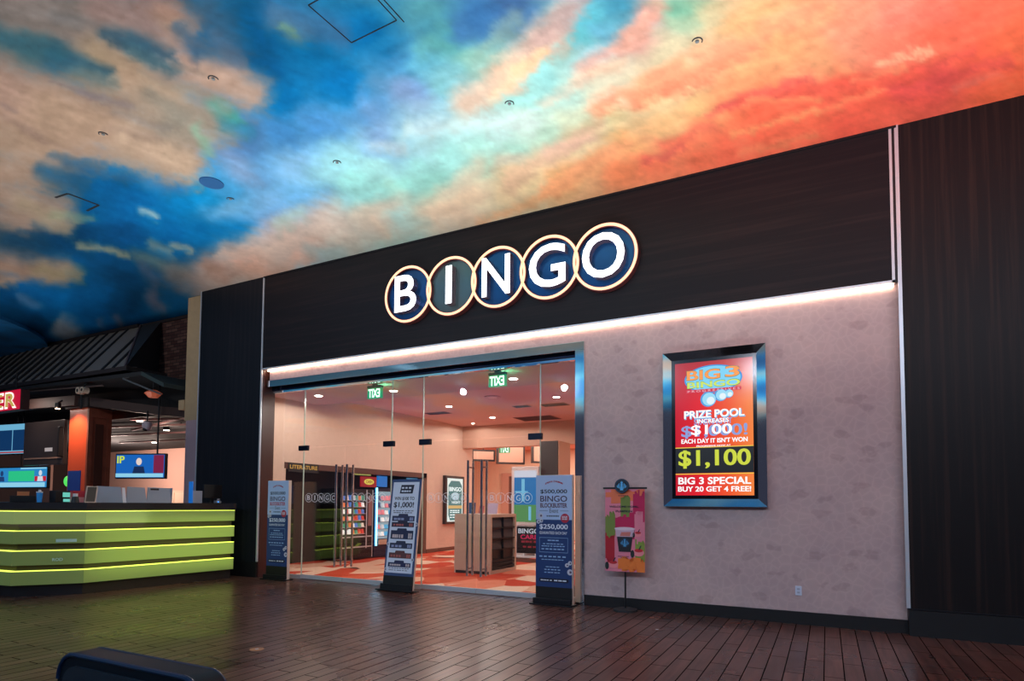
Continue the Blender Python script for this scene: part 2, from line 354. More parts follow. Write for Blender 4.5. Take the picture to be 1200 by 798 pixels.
# sky colours of the mural: position on the mural chart, colour
SKY = [
 (-300,-200,(140,140,130)), (-150,60,(150,130,120)), (-200,260,(150,135,120)), (-200,420,(10,80,130)),
 (40,60,(70,110,120)), (110,40,(110,120,115)), (70,70,(40,95,120)), (180,40,(50,90,110)), (230,50,(10,85,130)), (260,60,(10,82,128)), (300,40,(0,84,136)),
 (300,90,(0,84,140)), (370,60,(0,100,155)), (430,40,(0,100,160)), (340,120,(0,104,165)), (400,100,(0,110,175)), (460,60,(10,110,165)),
 (330,160,(60,130,190)), (380,150,(70,140,200)), (430,130,(80,145,200)), (480,110,(110,150,200)), (470,70,(60,130,180)), (500,70,(90,165,190)),
 (280,170,(70,120,170)), (300,200,(100,160,210)), (350,190,(125,180,220)), (390,200,(150,215,225)), (420,190,(150,215,220)), (260,210,(60,150,205)),
 (230,220,(0,135,200)), (210,240,(0,128,195)), (260,240,(110,175,220)), (300,235,(120,180,228)), (340,230,(105,175,225)), (380,235,(100,170,215)),
 (200,215,(40,115,170)), (240,270,(0,110,175)), (270,270,(0,120,190)), (310,260,(110,165,220)), (345,255,(100,165,215)),
 (90,210,(20,85,130)), (60,225,(0,72,115)), (130,215,(0,88,145)), (150,240,(0,100,165)), (110,250,(0,90,145)), (180,260,(0,110,175)), (200,270,(0,100,165)),
 (150,275,(0,72,125)), (100,280,(0,62,105)), (60,275,(0,55,95)), (30,285,(20,65,95)), (10,270,(60,85,100)), (200,290,(0,95,155)), (240,300,(10,95,145)),
 (130,300,(0,75,125)), (100,330,(0,84,135)), (140,330,(0,58,98)), (160,345,(0,50,84)), (180,320,(0,66,110)), (60,330,(0,90,150)), (30,330,(10,95,155)), (70,345,(0,110,180)), (45,350,(0,105,172)),
 (100,350,(0,90,150)), (130,365,(0,66,112)), (110,380,(0,84,140)), (160,375,(0,74,124)), (200,365,(0,82,130)), (190,340,(10,66,100)), (215,350,(10,80,125)), (225,320,(40,90,120)),
 (10,345,(0,80,135)), (0,335,(0,76,128)), (20,360,(0,70,115)), (40,375,(0,45,78)), (50,390,(0,50,85)), (75,390,(30,120,190)), (60,370,(0,110,175)), (20,380,(0,82,140)), (10,400,(0,90,150)), (30,400,(0,80,135)),
 (510,20,(80,150,160)), (530,50,(85,160,160)), (520,30,(60,140,170)), (560,15,(50,105,160)), (590,10,(60,100,150)), (540,30,(65,120,180)), (520,100,(120,185,195)), (560,70,(120,180,170)),
 (500,140,(140,185,205)), (450,160,(120,160,205)), (440,180,(125,175,215)), (480,160,(150,200,215)), (500,160,(165,210,215)), (540,150,(175,220,220)), (580,150,(185,222,220)), (600,90,(170,200,190)),
 (640,90,(140,205,205)), (620,110,(150,210,205)), (660,70,(150,200,195)), (680,40,(90,180,190)), (690,20,(80,170,185)), (700,30,(95,165,195)), (670,110,(170,210,200)), (700,60,(160,190,200)), (620,140,(195,225,215)),
 (720,5,(60,140,170)), (760,20,(180,150,150)), (800,10,(110,175,150)), (790,30,(160,190,160)), (830,20,(205,190,150)), (740,50,(215,160,145)), (780,60,(210,200,165)), (720,90,(220,215,190)),
 (440,200,(165,225,225)), (480,190,(150,215,210)), (520,180,(155,220,215)), (560,170,(165,222,212)), (600,170,(160,215,200)), (640,160,(175,215,195)), (680,140,(205,222,195)), (710,120,(220,220,195)),
 (420,215,(150,220,215)), (460,215,(150,222,210)), (500,205,(140,205,195)), (440,240,(140,205,200)), (400,245,(140,200,205)), (470,245,(150,205,205)), (520,225,(140,200,185)), (560,200,(150,205,185)),
 (600,190,(205,200,180)), (640,185,(220,200,165)), (680,170,(222,205,165)), (560,230,(205,190,160)), (600,215,(220,195,155)), (540,250,(215,190,165)), (520,260,(200,195,180)), (620,210,(215,195,150)),
 (700,150,(215,210,165)), (720,140,(220,200,150)), (760,110,(225,200,150)), (740,170,(232,180,120)), (700,190,(235,170,120)), (660,205,(235,175,120)), (780,140,(235,185,130)), (820,120,(235,190,130)),
 (800,90,(225,195,150)), (830,60,(225,180,140)), (860,30,(225,170,120)), (900,20,(228,170,120)), (950,20,(232,165,120)), (1000,10,(232,145,115)), (1050,20,(238,130,110)), (1100,10,(240,120,100)),
 (880,80,(235,165,115)), (920,60,(235,165,115)), (960,70,(232,160,115)), (1000,50,(230,145,115)), (1040,60,(235,125,100)), (1100,50,(245,110,85)), (1150,20,(250,110,85)), (1190,40,(255,115,80)),
 (860,110,(240,150,105)), (900,100,(240,135,95)), (840,140,(245,150,105)), (800,170,(248,130,95)), (760,190,(250,125,92)), (730,200,(245,140,95)), (860,140,(250,115,82)), (900,130,(250,108,80)),
 (940,110,(248,105,80)), (980,100,(245,105,82)), (1020,110,(248,100,78)), (1060,100,(238,90,78)), (1100,90,(228,86,78)), (1140,80,(245,100,78)), (1180,80,(255,108,75)), (900,160,(250,110,82)),
 (960,140,(250,110,82)), (860,180,(250,112,85)), (820,190,(250,120,88)), (1000,150,(248,100,80)), (1200,110,(255,110,75)), (1300,60,(250,105,75)), (1300,-100,(245,120,95)), (1500,0,(230,95,75)),
 (300,320,(170,170,165)), (340,300,(165,175,180)), (400,290,(180,185,175)), (450,275,(165,190,180)), (350,310,(150,180,190)), (250,330,(120,120,125)),
 (100,-120,(120,130,125)), (300,-150,(20,90,145)), (500,-120,(70,140,175)), (700,-120,(150,165,165)), (900,-120,(225,170,130)), (1100,-120,(235,130,105)),
 (100,-400,(120,140,140)), (500,-400,(40,110,165)), (900,-400,(180,180,170)), (1200,-400,(235,150,120)),
]
# brushed cloud strokes: x0,y0,x1,y1,half width,colour,strength,edge
T1 = (176,150,128); T2 = (190,152,134); T3 = (168,150,126)
STROKES = [
 (-40,-10,150,75,24,(150,132,122),.75), (20,0,190,30,30,(148,130,122),.75), (120,10,210,35,26,(155,130,124),.8), (195,15,212,38,15,(170,145,125),.8), (170,0,200,12,14,(168,128,115),.5),
 (-60,90,60,150,44,T2,.95), (0,100,120,150,38,(182,152,136),.95), (60,130,200,175,36,T1,.95), (110,70,200,110,28,(172,150,122),.9), (150,100,230,150,34,T1,.9), (200,66,260,90,22,(180,148,132),.95),
 (240,90,296,112,24,(186,158,140),.95), (150,165,225,195,22,(186,162,140),.95), (-60,160,60,175,42,T1,.95), (-60,200,30,205,22,(172,146,126),.9), (200,180,220,190,14,(196,172,148),.8),
 (-50,215,60,250,24,(176,148,128),.9), (20,240,75,268,12,(165,150,126),.75), (60,252,110,258,6,(140,158,130),.6), (-40,250,30,262,12,(165,140,124),.8), (200,140,260,150,20,(130,138,130),.7), (170,120,240,140,26,(160,146,130),.7),
 (-30,305,70,318,15,(176,140,116),.9), (40,312,92,322,8,(150,140,110),.75), (-20,325,20,328,7,(190,150,120),.8), (90,290,145,298,5,(150,150,125),.8), (160,300,215,320,10,(110,120,110),.65), (175,285,200,295,6,(150,150,130),.6), (198,284,225,292,4,(170,170,150),.7),
 (200,320,235,335,16,(120,112,112),.7), (165,315,180,330,8,(80,90,110),.7), (180,345,192,362,8,(104,100,116),.8), (75,378,85,395,11,(150,170,190),.8), (72,385,92,400,9,(175,185,195),.8), (112,375,116,388,5,(90,100,130),.7), (132,370,142,385,7,(100,95,115),.75), (25,350,45,358,6,(110,140,180),.6), (164,248,182,255,4,(190,200,190),.7), (64,66,30,60,8,(40,100,120),.3),
 (-10,376,8,381,3,(150,150,150),.6), (0,394,30,402,3,(120,110,120),.6),
 # green fringes, veils
 (250,125,278,138,9,(60,165,150),.7), (235,150,250,180,7,(120,175,150),.6), (262,145,285,155,9,(40,140,170),.6), (325,25,350,40,16,(90,130,140),.55), (320,15,400,40,22,(80,115,155),.6), (240,10,270,50,22,(70,100,125),.6), (250,45,275,70,10,(95,115,140),.5), (270,185,290,200,14,(150,160,190),.45), (330,32,345,38,6,(120,160,120),.6),
 # pink cloud near the sign
 (255,325,340,285,30,(206,178,164),.85), (300,300,380,262,28,(214,190,176),.85), (285,305,310,315,14,(226,170,145),.7), (245,310,262,320,12,(190,150,132),.8), (380,270,440,262,20,(214,195,180),.75), (410,290,460,265,20,(205,195,180),.5), (430,255,470,238,14,(214,200,180),.7), (500,255,560,225,20,(228,200,170),.7), (330,262,350,252,10,(170,205,195),.6),
 (270,300,290,285,12,(200,180,170),.6), (355,300,370,285,10,(225,180,160),.6), (525,225,560,195,14,(222,200,175),.6),
 # pink-yellow cloud in the blue
 (545,120,600,85,18,(226,190,165),.85), (590,85,650,45,18,(224,190,162),.85), (620,60,660,10,20,(205,170,158),.75), (640,50,672,5,16,(196,165,162),.6), (580,110,640,62,8,(240,205,165),.6), (600,85,640,60,6,(242,206,160),.6), (560,75,600,20,12,(150,180,165),.5), (500,60,520,30,10,(90,160,150),.4), (690,80,760,20,12,(222,160,145),.7), (725,55,775,5,12,(220,165,145),.7), (680,95,730,75,8,(235,195,165),.6), (640,118,690,95,7,(225,210,190),.6),
 (480,150,620,140,9,(205,225,222),.5), (440,172,470,170,8,(200,215,215),.5), (470,110,490,125,16,(140,165,205),.4), (420,115,450,145,12,(120,160,205),.5),
 # orange strokes
 (600,215,700,150,10,(222,178,150),.6), (640,225,740,165,9,(240,160,115),.7), (700,128,800,80,11,(245,150,115),.8), (745,118,880,60,11,(245,140,105),.75), (860,60,960,20,8,(240,150,115),.6), (640,180,690,160,7,(225,180,165),.5), (560,262,700,200,7,(240,170,120),.6),
 (850,125,950,88,8,(228,92,88),.75), (870,118,1000,95,9,(235,95,80),.7), (780,170,830,150,8,(235,110,90),.6), (755,190,800,172,5,(222,95,90),.6), (900,88,1000,80,4,(248,170,120),.6), (930,75,980,85,5,(245,150,110),.5), (1000,92,1060,75,4,(250,175,125),.6), (1030,72,1090,58,4,(252,190,150),.75),
 (880,118,960,112,4,(250,165,110),.5), (860,160,960,128,5,(250,165,110),.65), (960,128,1040,105,4,(252,150,105),.6), (870,180,960,160,4,(250,150,105),.5), (1050,105,1180,70,10,(222,84,82),.6), (1120,100,1170,88,6,(240,120,105),.6), (1080,80,1140,60,5,(225,88,82),.5), (980,90,1080,82,9,(246,98,78),.5),
 (860,100,910,90,5,(246,150,105),.5), (830,135,860,118,5,(228,98,88),.6), (900,28,1000,-10,9,(240,150,120),.4), (800,70,860,50,8,(235,160,125),.5),
 # grey-blue shading inside the tan cloud
 (60,60,120,84,10,(38,92,118),.8), (0,40,70,62,11,(52,104,122),.75), (120,40,200,64,10,(40,84,110),.8), (60,96,120,115,3,(128,118,118),.6), (95,108,150,122,5,(128,118,124),.55), (-10,115,20,130,4,(140,122,122),.5), (130,130,200,150,5,(135,130,128),.4), (160,80,230,100,3,(150,140,130),.4), (150,60,210,78,6,(60,104,118),.5), (90,84,130,96,8,(90,118,122),.5),
 (-20,5,90,25,12,(130,128,126),.5), (60,18,130,34,8,(120,122,124),.45), (150,50,200,80,8,(60,100,116),.55), (200,70,240,84,5,(150,140,132),.5), (120,150,190,162,5,(150,130,118),.4), (20,150,90,176,5,(158,134,120),.4), (215,100,262,128,8,(150,146,134),.5), (170,104,215,140,9,(140,142,132),.45), (0,135,50,160,5,(150,126,116),.4),
 (262,300,300,290,5,(224,190,170),.5), (310,292,352,278,6,(226,200,184),.6), (365,290,400,300,8,(150,185,190),.5), (318,318,350,302,7,(225,175,152),.5), (470,258,500,262,8,(160,195,190),.5), (440,262,455,275,6,(222,196,170),.5), (455,215,480,235,8,(175,215,200),.4),
 (60,182,130,195,6,(70,104,128),.75), (80,192,160,210,6,(40,95,135),.6), (50,200,100,215,10,(20,85,125),.7), (210,35,230,60,10,(30,80,118),.6),
]
def mural(U, V):
    ang = math.radians(-18)
    wx = fbm(U / 60 + 7, V / 40, 5, 1) * 26; wy = fbm(U / 60, V / 40 + 11, 5, 2) * 20
    X = U + wx * .9; Y = V + wy * .9
    num = np.zeros(U.shape + (3,)); den = np.zeros(U.shape)
    for x, y, c in SKY:
        w = 1 / (((X - x) ** 2 + (1.35 * (Y - y)) ** 2) + 220) ** 1.9
        c = np.array(lin(c)[:3]); num += w[..., None] * np.sqrt(c); den += w
    C = num / den[..., None]
    fine = fbm(U / 13, V / 9, 5, 5, .6); streak = fbm((U * math.cos(.35) + V * math.sin(.35)) / 40, (V * math.cos(.35) - U * math.sin(.35)) / 5, 4, 9)
    streak2 = fbm((U * math.cos(-.35) + V * math.sin(-.35)) / 46, (V * math.cos(-.35) - U * math.sin(-.35)) / 7, 4, 19)
    X2 = U + wx * .45 + fine * 7; Y2 = V + wy * .45 + fine * 6
    for x0, y0, x1, y1, hw, c, s in STROKES:
        dx, dy = x1 - x0, y1 - y0; L2 = dx * dx + dy * dy
        t = np.clip(((X2 - x0) * dx + (Y2 - y0) * dy) / L2, 0, 1)
        d = np.hypot(X2 - x0 - t * dx, Y2 - y0 - t * dy) / (hw * 1.12)
        st = streak if x1 < 420 else streak2
        d = d + fine * .2 + st * .2
        soft = .95 if hw > 8 else 1.1
        a = np.clip((1 + soft * .5 - d) / (soft * 1.5), 0, 1); a = a * a * (3 - 2 * a) * s
        C = C * (1 - a[..., None]) + np.sqrt(np.array(lin(c)[:3])) * a[..., None]
    st = np.where(U < 420, streak, streak2)
    mid = fbm(U / 30 + 3, V / 20 + 5, 6, 31, .6)
    C *= (1 + .10 * fine + .09 * st + .10 * mid)[..., None]
    return np.clip(C, 0, 1) ** 2
def build_ceiling():
    us = np.concatenate([np.arange(-700, -60, 16), np.arange(-60, 1260, 3.2), np.arange(1260, 1900, 16)])
    vs = np.concatenate([np.arange(-900, -60, 14), np.arange(-60, 421, 3.0), [428, 440, 455]])
    U, V = np.meshgrid(us, vs)
    dx = cF.x + cR.x * (U - 600) / CAM_F - cU.x * (V - CAM_CY) / CAM_F
    dy = cF.y + cR.y * (U - 600) / CAM_F - cU.y * (V - CAM_CY) / CAM_F
    dz = cF.z + cR.z * (U - 600) / CAM_F - cU.z * (V - CAM_CY) / CAM_F
    t = (H - CAM_POS.z) / dz; PX = CAM_POS.x + t * dx; PY = CAM_POS.y + t * dy
    col = mural(U, V)
    ny, nx = U.shape
    idx = np.arange(nx * ny).reshape(ny, nx)
    a = idx[:-1, :-1].ravel(); b = idx[:-1, 1:].ravel(); c = idx[1:, 1:].ravel(); d = idx[1:, :-1].ravel()
    co = np.stack([PX.ravel(), PY.ravel(), np.full(nx * ny, H)], -1)
    faces = np.stack([a, b, c, d], -1)
    # keep only what lies over the hall
    keep = (co[faces][:, :, 0].max(1) < 12) & (co[faces][:, :, 0].min(1) > -60) & (co[faces][:, :, 1].max(1) < 30)
    me = bpy.data.meshes.new('ceiling'); me.from_pydata(co.tolist(), [], faces[keep].tolist()); me.update()
    at = me.color_attributes.new('mural', 'FLOAT_COLOR', 'POINT')
    rgba = np.ones((nx * ny, 4), 'f'); rgba[:, :3] = col.reshape(-1, 3); at.data.foreach_set('color', rgba.ravel())
    m, nt, b_ = nodes_of('painted_sky')
    av = nt.nodes.new('ShaderNodeAttribute'); av.attribute_name = 'mural'
    mp = mapping(nt, (1, 1, 1)); n = nt.nodes.new('ShaderNodeTexNoise'); n.inputs['Scale'].default_value = 9; n.inputs['Detail'].default_value = 6
    nt.links.new(mp.outputs[0], n.inputs['Vector']); r = ramp(nt, [(.3, (246, 246, 246)), (.7, (255, 255, 255))]); nt.links.new(n.outputs['Fac'], r.inputs[0])
    nt.links.new(mixc(nt, 1.0, av.outputs['Color'], r.outputs[0], 'MULTIPLY'), b_.inputs['Base Color'])
    b_.inputs['Roughness'].default_value = .9; b_.inputs['Specular IOR Level'].default_value = .1
    me.materials.append(m)
    o = bpy.data.objects.new('ceiling', me); COL.objects.link(o); o['kind'] = 'structure'
    return m
PAINTED = build_ceiling()
def rear_paint():
    m, nt, b = nodes_of('painted_sky_rear')
    mp = mapping(nt, (.28, .22, 1)); n = nt.nodes.new('ShaderNodeTexNoise'); n.inputs['Scale'].default_value = 1; n.inputs['Detail'].default_value = 6
    nt.links.new(mp.outputs[0], n.inputs['Vector'])
    r = ramp(nt, [(.34, (0, 80, 140)), (.46, (0, 130, 195)), (.54, (90, 190, 215)), (.6, (205, 180, 160)), (.72, (190, 150, 130))]); nt.links.new(n.outputs['Fac'], r.inputs[0])
    nt.links.new(r.outputs[0], b.inputs['Base Color']); b.inputs['Roughness'].default_value = .9; b.inputs['Specular IOR Level'].default_value = .1
    return m
sbox('ceiling_rear', rear_paint(), -34, 8, -20, 1.0, 6.21, 6.3)

# ------------------------------------------------------------------ setting: storefront facade
D = .13                     # how far the papered wall sits behind the panels
XL0, XL1, XR = -12.27, -10.29, .835
ZF = 4.25
def panel_wall(name, x0, x1, z0, z1, m, y1=.34):
    return sbox(name, m, x0, x1, 0, y1, z0, z1)
w = sroot('wall_left', (0, 0, 0)); pbox('wood_panel', WOOD_L, w, XL0, XL1, 0, .34, .32, H); pbox('plinth', BLACK, w, XL0, XL1 + .005, -.015, .34, 0, .305)
pbox('edge_strip', DARKM, w, XL0, XL1, -.008, .0, .305, .32)
w = sroot('wall_right', (0, 0, 0)); pbox('wood_panel', WOOD_V, w, XR + .02, 4.6, 0, .34, .32, H); pbox('plinth', BLACK, w, XR, 4.6, -.02, .34, 0, .3)
pbox('edge_strip', DARKM, w, XR, 4.6, -.008, .0, .305, .32)
w = sroot('wall_fascia'); pbox('wood_panel', WOOD_H, w, XL1 + .02, XR - .08, 0, .34, ZF + .025, H)
w = sroot('wall_front')
bm = bmesh.new(); box(bm, -3.27, XR + .02, D, .5, .16, ZF + .025); box(bm, -10.2, -3.27, D, .5, 4.03, ZF + .025)
finish('wallcovering', bm, WALLP, w)
# metal trims
def trim(n, *a, m=STEEL): return sbox('trim_%d' % n, m, *a)
trim(1, XL1 - .015, XL1 + .02, -.012, .02, .32, H)
bm = bmesh.new(); box(bm, XR - .08, XR - .05, -.012, .02, ZF, H); box(bm, XR - .02, XR + .02, -.012, .02, .32, H); struct('trim_2', bm, STEEL)
sbox('trim_3', BLACK, XR - .05, XR - .02, .01, .05, ZF, H)
trim(4, XL1 + .02, XR - .05, -.012, .13, ZF, ZF + .025)
trim(5, XL0 - .03, XL0, -.01, .34, 0, H - .0)
sbox('trim_6', DARKM, XL1, XR, -.02, .03, H - .03, H - .002)
sbox('baseboard_front', BLACK, -3.265, XR, .1, D, 0, .16)
# LED cove strip under the fascia
o = sbox('led_cove_strip', mat('led_warm_white', (255, 225, 205), .5, emit=(255, 205, 172), strength=13), -10.22, XR - .06, .09, .12, ZF - .022, ZF - .004)
del o['kind']; tag(o, 'long warm white LED strip glowing under the dark wood fascia', 'light')
# left return: polished dark face from the panel to the glass
sbox('trim_7', mat('brown_gloss', (66, 38, 34), .3), XL1, XL1 + .03, .02, .33, 0, ZF)
# chrome portal
w = sroot('trim_8')
bm = bmesh.new()
box(bm, -10.22, -3.27, .09, .36, 3.9, 4.03, .004); box(bm, -3.42, -3.27, .09, .36, 0, 3.899, .004)
finish('chrome_portal', bm, CHROME, w)
sbox('trim_9', mat('blue_dark_metal', (34, 44, 66), .12, .9), -10.25, -3.42, .24, .33, 3.845, 3.9)
sbox('trim_10', CHROME, -10.25, -3.42, .27, .33, 3.80, 3.845)

# ------------------------------------------------------------------ glass storefront
GY = .30
def ring_letters(bm, cx, cz, total=.84, y=GY - .008):
    R = total / 10.2 * 1.08; step = (total - 2 * R) / 4
    for i, ch in enumerate('BINGO'):
        x = cx - total / 2 + R + i * step
        torus_xz(bm, (x, y, cz), 0, 0, 28, flat=(R - .006, R, .002))
        wd = {'I': .009}.get(ch, .040)
        add_text(bm, ch, x - wd, cz - .046, x + wd, cz + .046, y, .0)
FROST = mat('white_vinyl', (235, 238, 242), .6, emit=(225, 230, 240), strength=.05)
def pane_obj(name, x0, x1, z0, z1):
    bm = bmesh.new(); box(bm, x0 + .004, x1 - .004, GY - .006, GY + .006, z0, z1)
    return bm
EDGE = mat('glass_edge', (190, 215, 200), .2)
def fixed_window(n, x0, x1):
    r = sroot('window_%d' % n)
    finish('glass', pane_obj('glass', x0, x1, .08, 3.80), GLASS, r)
    pbox('bottom_rail', STEEL, r, x0, x1, GY - .02, GY + .02, 0, .08)
    return r
def glass_fin(x, parent):
    pbox('glass_fin', EDGE, parent, x - .006, x + .006, GY + .008, GY + .03, .08, 3.80)
r1 = fixed_window(1, -10.26, -9.37); glass_fin(-9.37, r1)
r2 = fixed_window(2, -7.16, -6.43); glass_fin(-7.14, r2); glass_fin(-6.43, r2)
r3 = fixed_window(3, -4.13, -3.42); glass_fin(-4.11, r3)
for n, (x0, x1) in enumerate(((-9.36, -7.17), (-6.42, -4.14)), 4):
    r = sroot('window_%d' % n); finish('glass', pane_obj('glass', x0, x1, 2.64, 3.80), GLASS, r)
PATCH = mat('patch_fitting_dark', (28, 36, 52), .25, .8)
def patch(x, parent): 
    pbox('patch_fitting', PATCH, parent, x - .12, x + .12, GY - .03, GY + .03, 2.57, 2.67)
patch(-9.36, r1); patch(-7.19, r2); patch(-6.37, r2); patch(-4.19, r3)
dn = 1
for (x0, x1, hs) in ((-9.35, -8.265, 1), (-8.255, -7.17, -1), (-6.42, -5.285, 1), (-5.275, -4.14, -1)):
    r = sroot('door_%d' % dn); dn += 1
    finish('glass', pane_obj('glass', x0, x1, .09, 2.62), GLASS, r)
    bm = bmesh.new(); box(bm, x0, x1, GY - .025, GY + .025, .012, .09); finish('bottom_rail', bm, STEEL, r)
    hx = (x1 - .13) if hs == 1 else (x0 + .13)
    bm = bmesh.new()
    for yy in (GY - .085, GY + .085):
        bar(bm, (hx, yy, .3), (hx, yy, 2.26), .022, 14)
        for zz in (.42, 2.14): bar(bm, (hx, GY - .085, zz), (hx, GY + .085, zz), .012, 8)
    finish('pull_handle', bm, CHROME, r, smooth=True)
    bm = bmesh.new(); ring_letters(bm, (x0 + x1) / 2 - .05 * hs, 1.62); finish('lettering', bm, FROST, r, smooth='keep')

# ------------------------------------------------------------------ BINGO sign on the fascia
sign = thing('channel_letter_sign', 'large illuminated BINGO sign of five overlapping ringed letters on the dark fascia', 'sign', (-4.69, 0, 5.21))
NEON = mat('peach_neon', (255, 214, 180), .5, emit=(255, 190, 145), strength=1.0)
RSIDE = mat('ring_side', (120, 62, 66), .3, .6)
LFACE = mat('letter_face', (250, 252, 255), .5, emit=(246, 250, 255), strength=1.6)
LSIDE = mat('letter_side', (170, 140, 150), .25, .8)
step = .907; R0 = .515
for i, ch in enumerate('BINGO'):
    cx = (i - 2) * step; yb = -.10
    # disc behind the letter, cut so that neighbouring discs leave the lens between them open
    disc = mat(['sign_disc_blue', 'sign_disc_grey'][ch == 'I'], [(30, 84, 138), (92, 112, 116)][ch == 'I'], .22, .55)
    bm = bmesh.new(); pts = []
    for k in range(72):
        a = 2 * PI * k / 72; px, pz = .465 * math.cos(a), .465 * math.sin(a)
        lim = step - math.sqrt(max(.5 ** 2 - pz * pz, 0)) if abs(pz) < .5 else 9
        if px > lim and i < 4: px = lim
        if px < -lim and i > 0: px = -lim
        pts.append((cx + px, pz))
    poly(bm, pts, -.045, .045)
    finish('disc', bm, disc, sign, smooth='keep')
    bm = bmesh.new(); torus_xz(bm, (cx, yb, 0), 0, 0, 96, flat=(.45, R0, .10)); rg = finish('ring', bm, RSIDE, sign, smooth=True)
    bm = bmesh.new(); torus_xz(bm, (cx, yb - .012, 0), 0, 0, 96, flat=(.463, .503, .014)); finish('neon_tube', bm, NEON, rg, smooth=True)
    wd = {'B': .235, 'I': .062, 'N': .26, 'G': .31, 'O': .33}[ch]; hh = .34 if ch in 'GO' else .325
    bm = bmesh.new(); add_text(bm, ch, cx - wd, -hh, cx + wd, hh, -.045, .012, .125); lt = finish('letter', bm, LSIDE, sign, smooth='keep')
    bm = bmesh.new(); add_text(bm, ch, cx - wd, -hh, cx + wd, hh, -.1735, .012, 0); finish('letter_face', bm, LFACE, lt, smooth='keep')

# ------------------------------------------------------------------ framed video poster
tv = thing('framed_video_poster', 'tall chrome-framed screen on the mauve wall showing a red BIG 3 BINGO advert', 'screen', (-1.37, D, 1.50))
W2, HT = .68, 2.18
bm = bmesh.new()
fo = [(-W2, 0), (W2, 0), (W2, HT), (-W2, HT)]; fi = [(-.565, .105), (.565, .105), (.565, HT - .11), (-.565, HT - .11)]
def fr(y0, y1):
    for i in range(4):
        j = (i + 1) % 4
        hexa(bm, [(fo[i][0], y0 - .05, fo[i][1]), (fo[j][0], y0 - .05, fo[j][1]), (fi[j][0], y0 - .014, fi[j][1]), (fi[i][0], y0 - .014, fi[i][1])],
                 [(fo[i][0], y1, fo[i][1]), (fo[j][0], y1, fo[j][1]), (fi[j][0], y1, fi[j][1]), (fi[i][0], y1, fi[i][1])])
fr(-.06, .0)
finish('frame', bm, CHROME, tv)
pbox('screen_bezel', mat('screen_bezel', (12, 14, 22), .15), tv, -.565, .565, -.07, -.01, .105, HT - .11)
def screen_gradient():
    m, nt, b = nodes_of('advert_background')
    mp = mapping(nt, (1, 1, 1)); sx = nt.nodes.new('ShaderNodeSeparateXYZ'); nt.links.new(mp.outputs[0], sx.inputs[0])
    mr = nt.nodes.new('ShaderNodeMapRange'); mr.inputs[1].default_value = -.5; mr.inputs[2].default_value = .5; nt.links.new(sx.outputs[0], mr.inputs[0])
    r = ramp(nt, [(0, (196, 14, 40)), (.35, (225, 26, 40)), (.7, (238, 84, 40)), (1, (244, 130, 60))]); nt.links.new(mr.outputs[0], r.inputs[0])
    m2 = nt.nodes.new('ShaderNodeMapRange'); m2.inputs[1].default_value = 1.45; m2.inputs[2].default_value = 2.1; nt.links.new(sx.outputs[2], m2.inputs[0])
    c = mixc(nt, m2.outputs[0], r.outputs[0], lin((170, 26, 34)))
    nt.links.new(c, b.inputs['Emission Color']); b.inputs['Emission Strength'].default_value = 1.0
    b.inputs['Base Color'].default_value = (.02, .02, .02, 1); b.inputs['Roughness'].default_value = .15
    return m
def emat(name, c, s=1.0): return mat('lit_' + name, (8, 8, 8), .3, emit=c, strength=s)
SX0, SX1, SZ0, SZ1 = -.515, .515, .155, 2.02
def su(u): return SX0 + (SX1 - SX0) * u
def sv(v): return SZ1 - (SZ1 - SZ0) * v
scr = pbox('screen', screen_gradient(), tv, SX0, SX1, -.074, -.068, SZ0, SZ1)
def spoly(name, m, pts, y=-.0755): 
    bm = bmesh.new(); poly(bm, pts, y, .001); return finish(name, bm, m, scr, smooth='keep')
def srect(name, m, u0, u1, v0, v1, y=-.0755): return spoly(name, m, [(su(u0), sv(v1)), (su(u1), sv(v1)), (su(u1), sv(v0)), (su(u0), sv(v0))], y)
srect('black_band', emat('black_band', (22, 26, 30)), 0, 1, .645, .835)
bm = bmesh.new()
for v in (.64, .838): poly(bm, [(su(0), sv(v + .006)), (su(1), sv(v + .006)), (su(1), sv(v)), (su(0), sv(v))], -.077, .001)
finish('yellow_rules', bm, emat('yellow_rule', (240, 205, 70)), scr, smooth='keep')
spoly('logo_oval', emat('logo_oval_dark', (30, 140, 215)), ell(su(.5), sv(.135), .385, .195, 40), -.0765)
spoly('logo_oval', emat('logo_oval', (120, 205, 240)), ell(su(.5), sv(.135), .365, .178, 40), -.0775)
tx = [('BIG', .16, .055, .60, .135), ('3', .66, .045, .84, .13)]
def T(items, name, m, y, bold=.03):
    lettering(name, scr, [(s, su(a), sv(d), su(c), sv(b)) for s, a, b, c, d in items], m, y, bold)
T([('BIG', .155, .06, .60, .14), ('3', .655, .05, .845, .135), ('BINGO', .16, .148, .85, .2)], 'logo_outline', emat('green_outline', (30, 110, 70)), -.0785, .075)
T([('BIG', .16, .063, .595, .137), ('3', .66, .053, .84, .132)], 'logo_big', emat('logo_orange', (246, 150, 60)), -.0795, .045)
T([('BINGO', .165, .151, .845, .197)], 'logo_bingo', emat('logo_lime', (205, 225, 90)), -.0795, .04)
srect('logo_ribbon', emat('ribbon', (205, 30, 60)), .15, .86, .208, .232, -.0785)
T([('P R O G R E S S I V E S', .17, .213, .84, .228)], 'ribbon_lettering', emat('ribbon_text', (240, 190, 200)), -.0795, .0)
for (u, v, r) in ((.44, .287, .105), (.6, .262, .085), (.7, .255, .06)):
    spoly('bingo_ball', emat('ball_blue', (60, 150, 215)), ell(su(u), sv(v), r, r, 30), -.0780 - u * .002)
    spoly('bingo_ball', emat('ball_pale', (150, 215, 240)), ell(su(u) + .01, sv(v), r * .86, r * .86, 30), -.0790 - u * .002)
    spoly('bingo_ball', emat('ball_white', (225, 240, 245)), ell(su(u) + r * .3, sv(v) - r * .2, r * .5, r * .5, 24), -.0800 - u * .002)
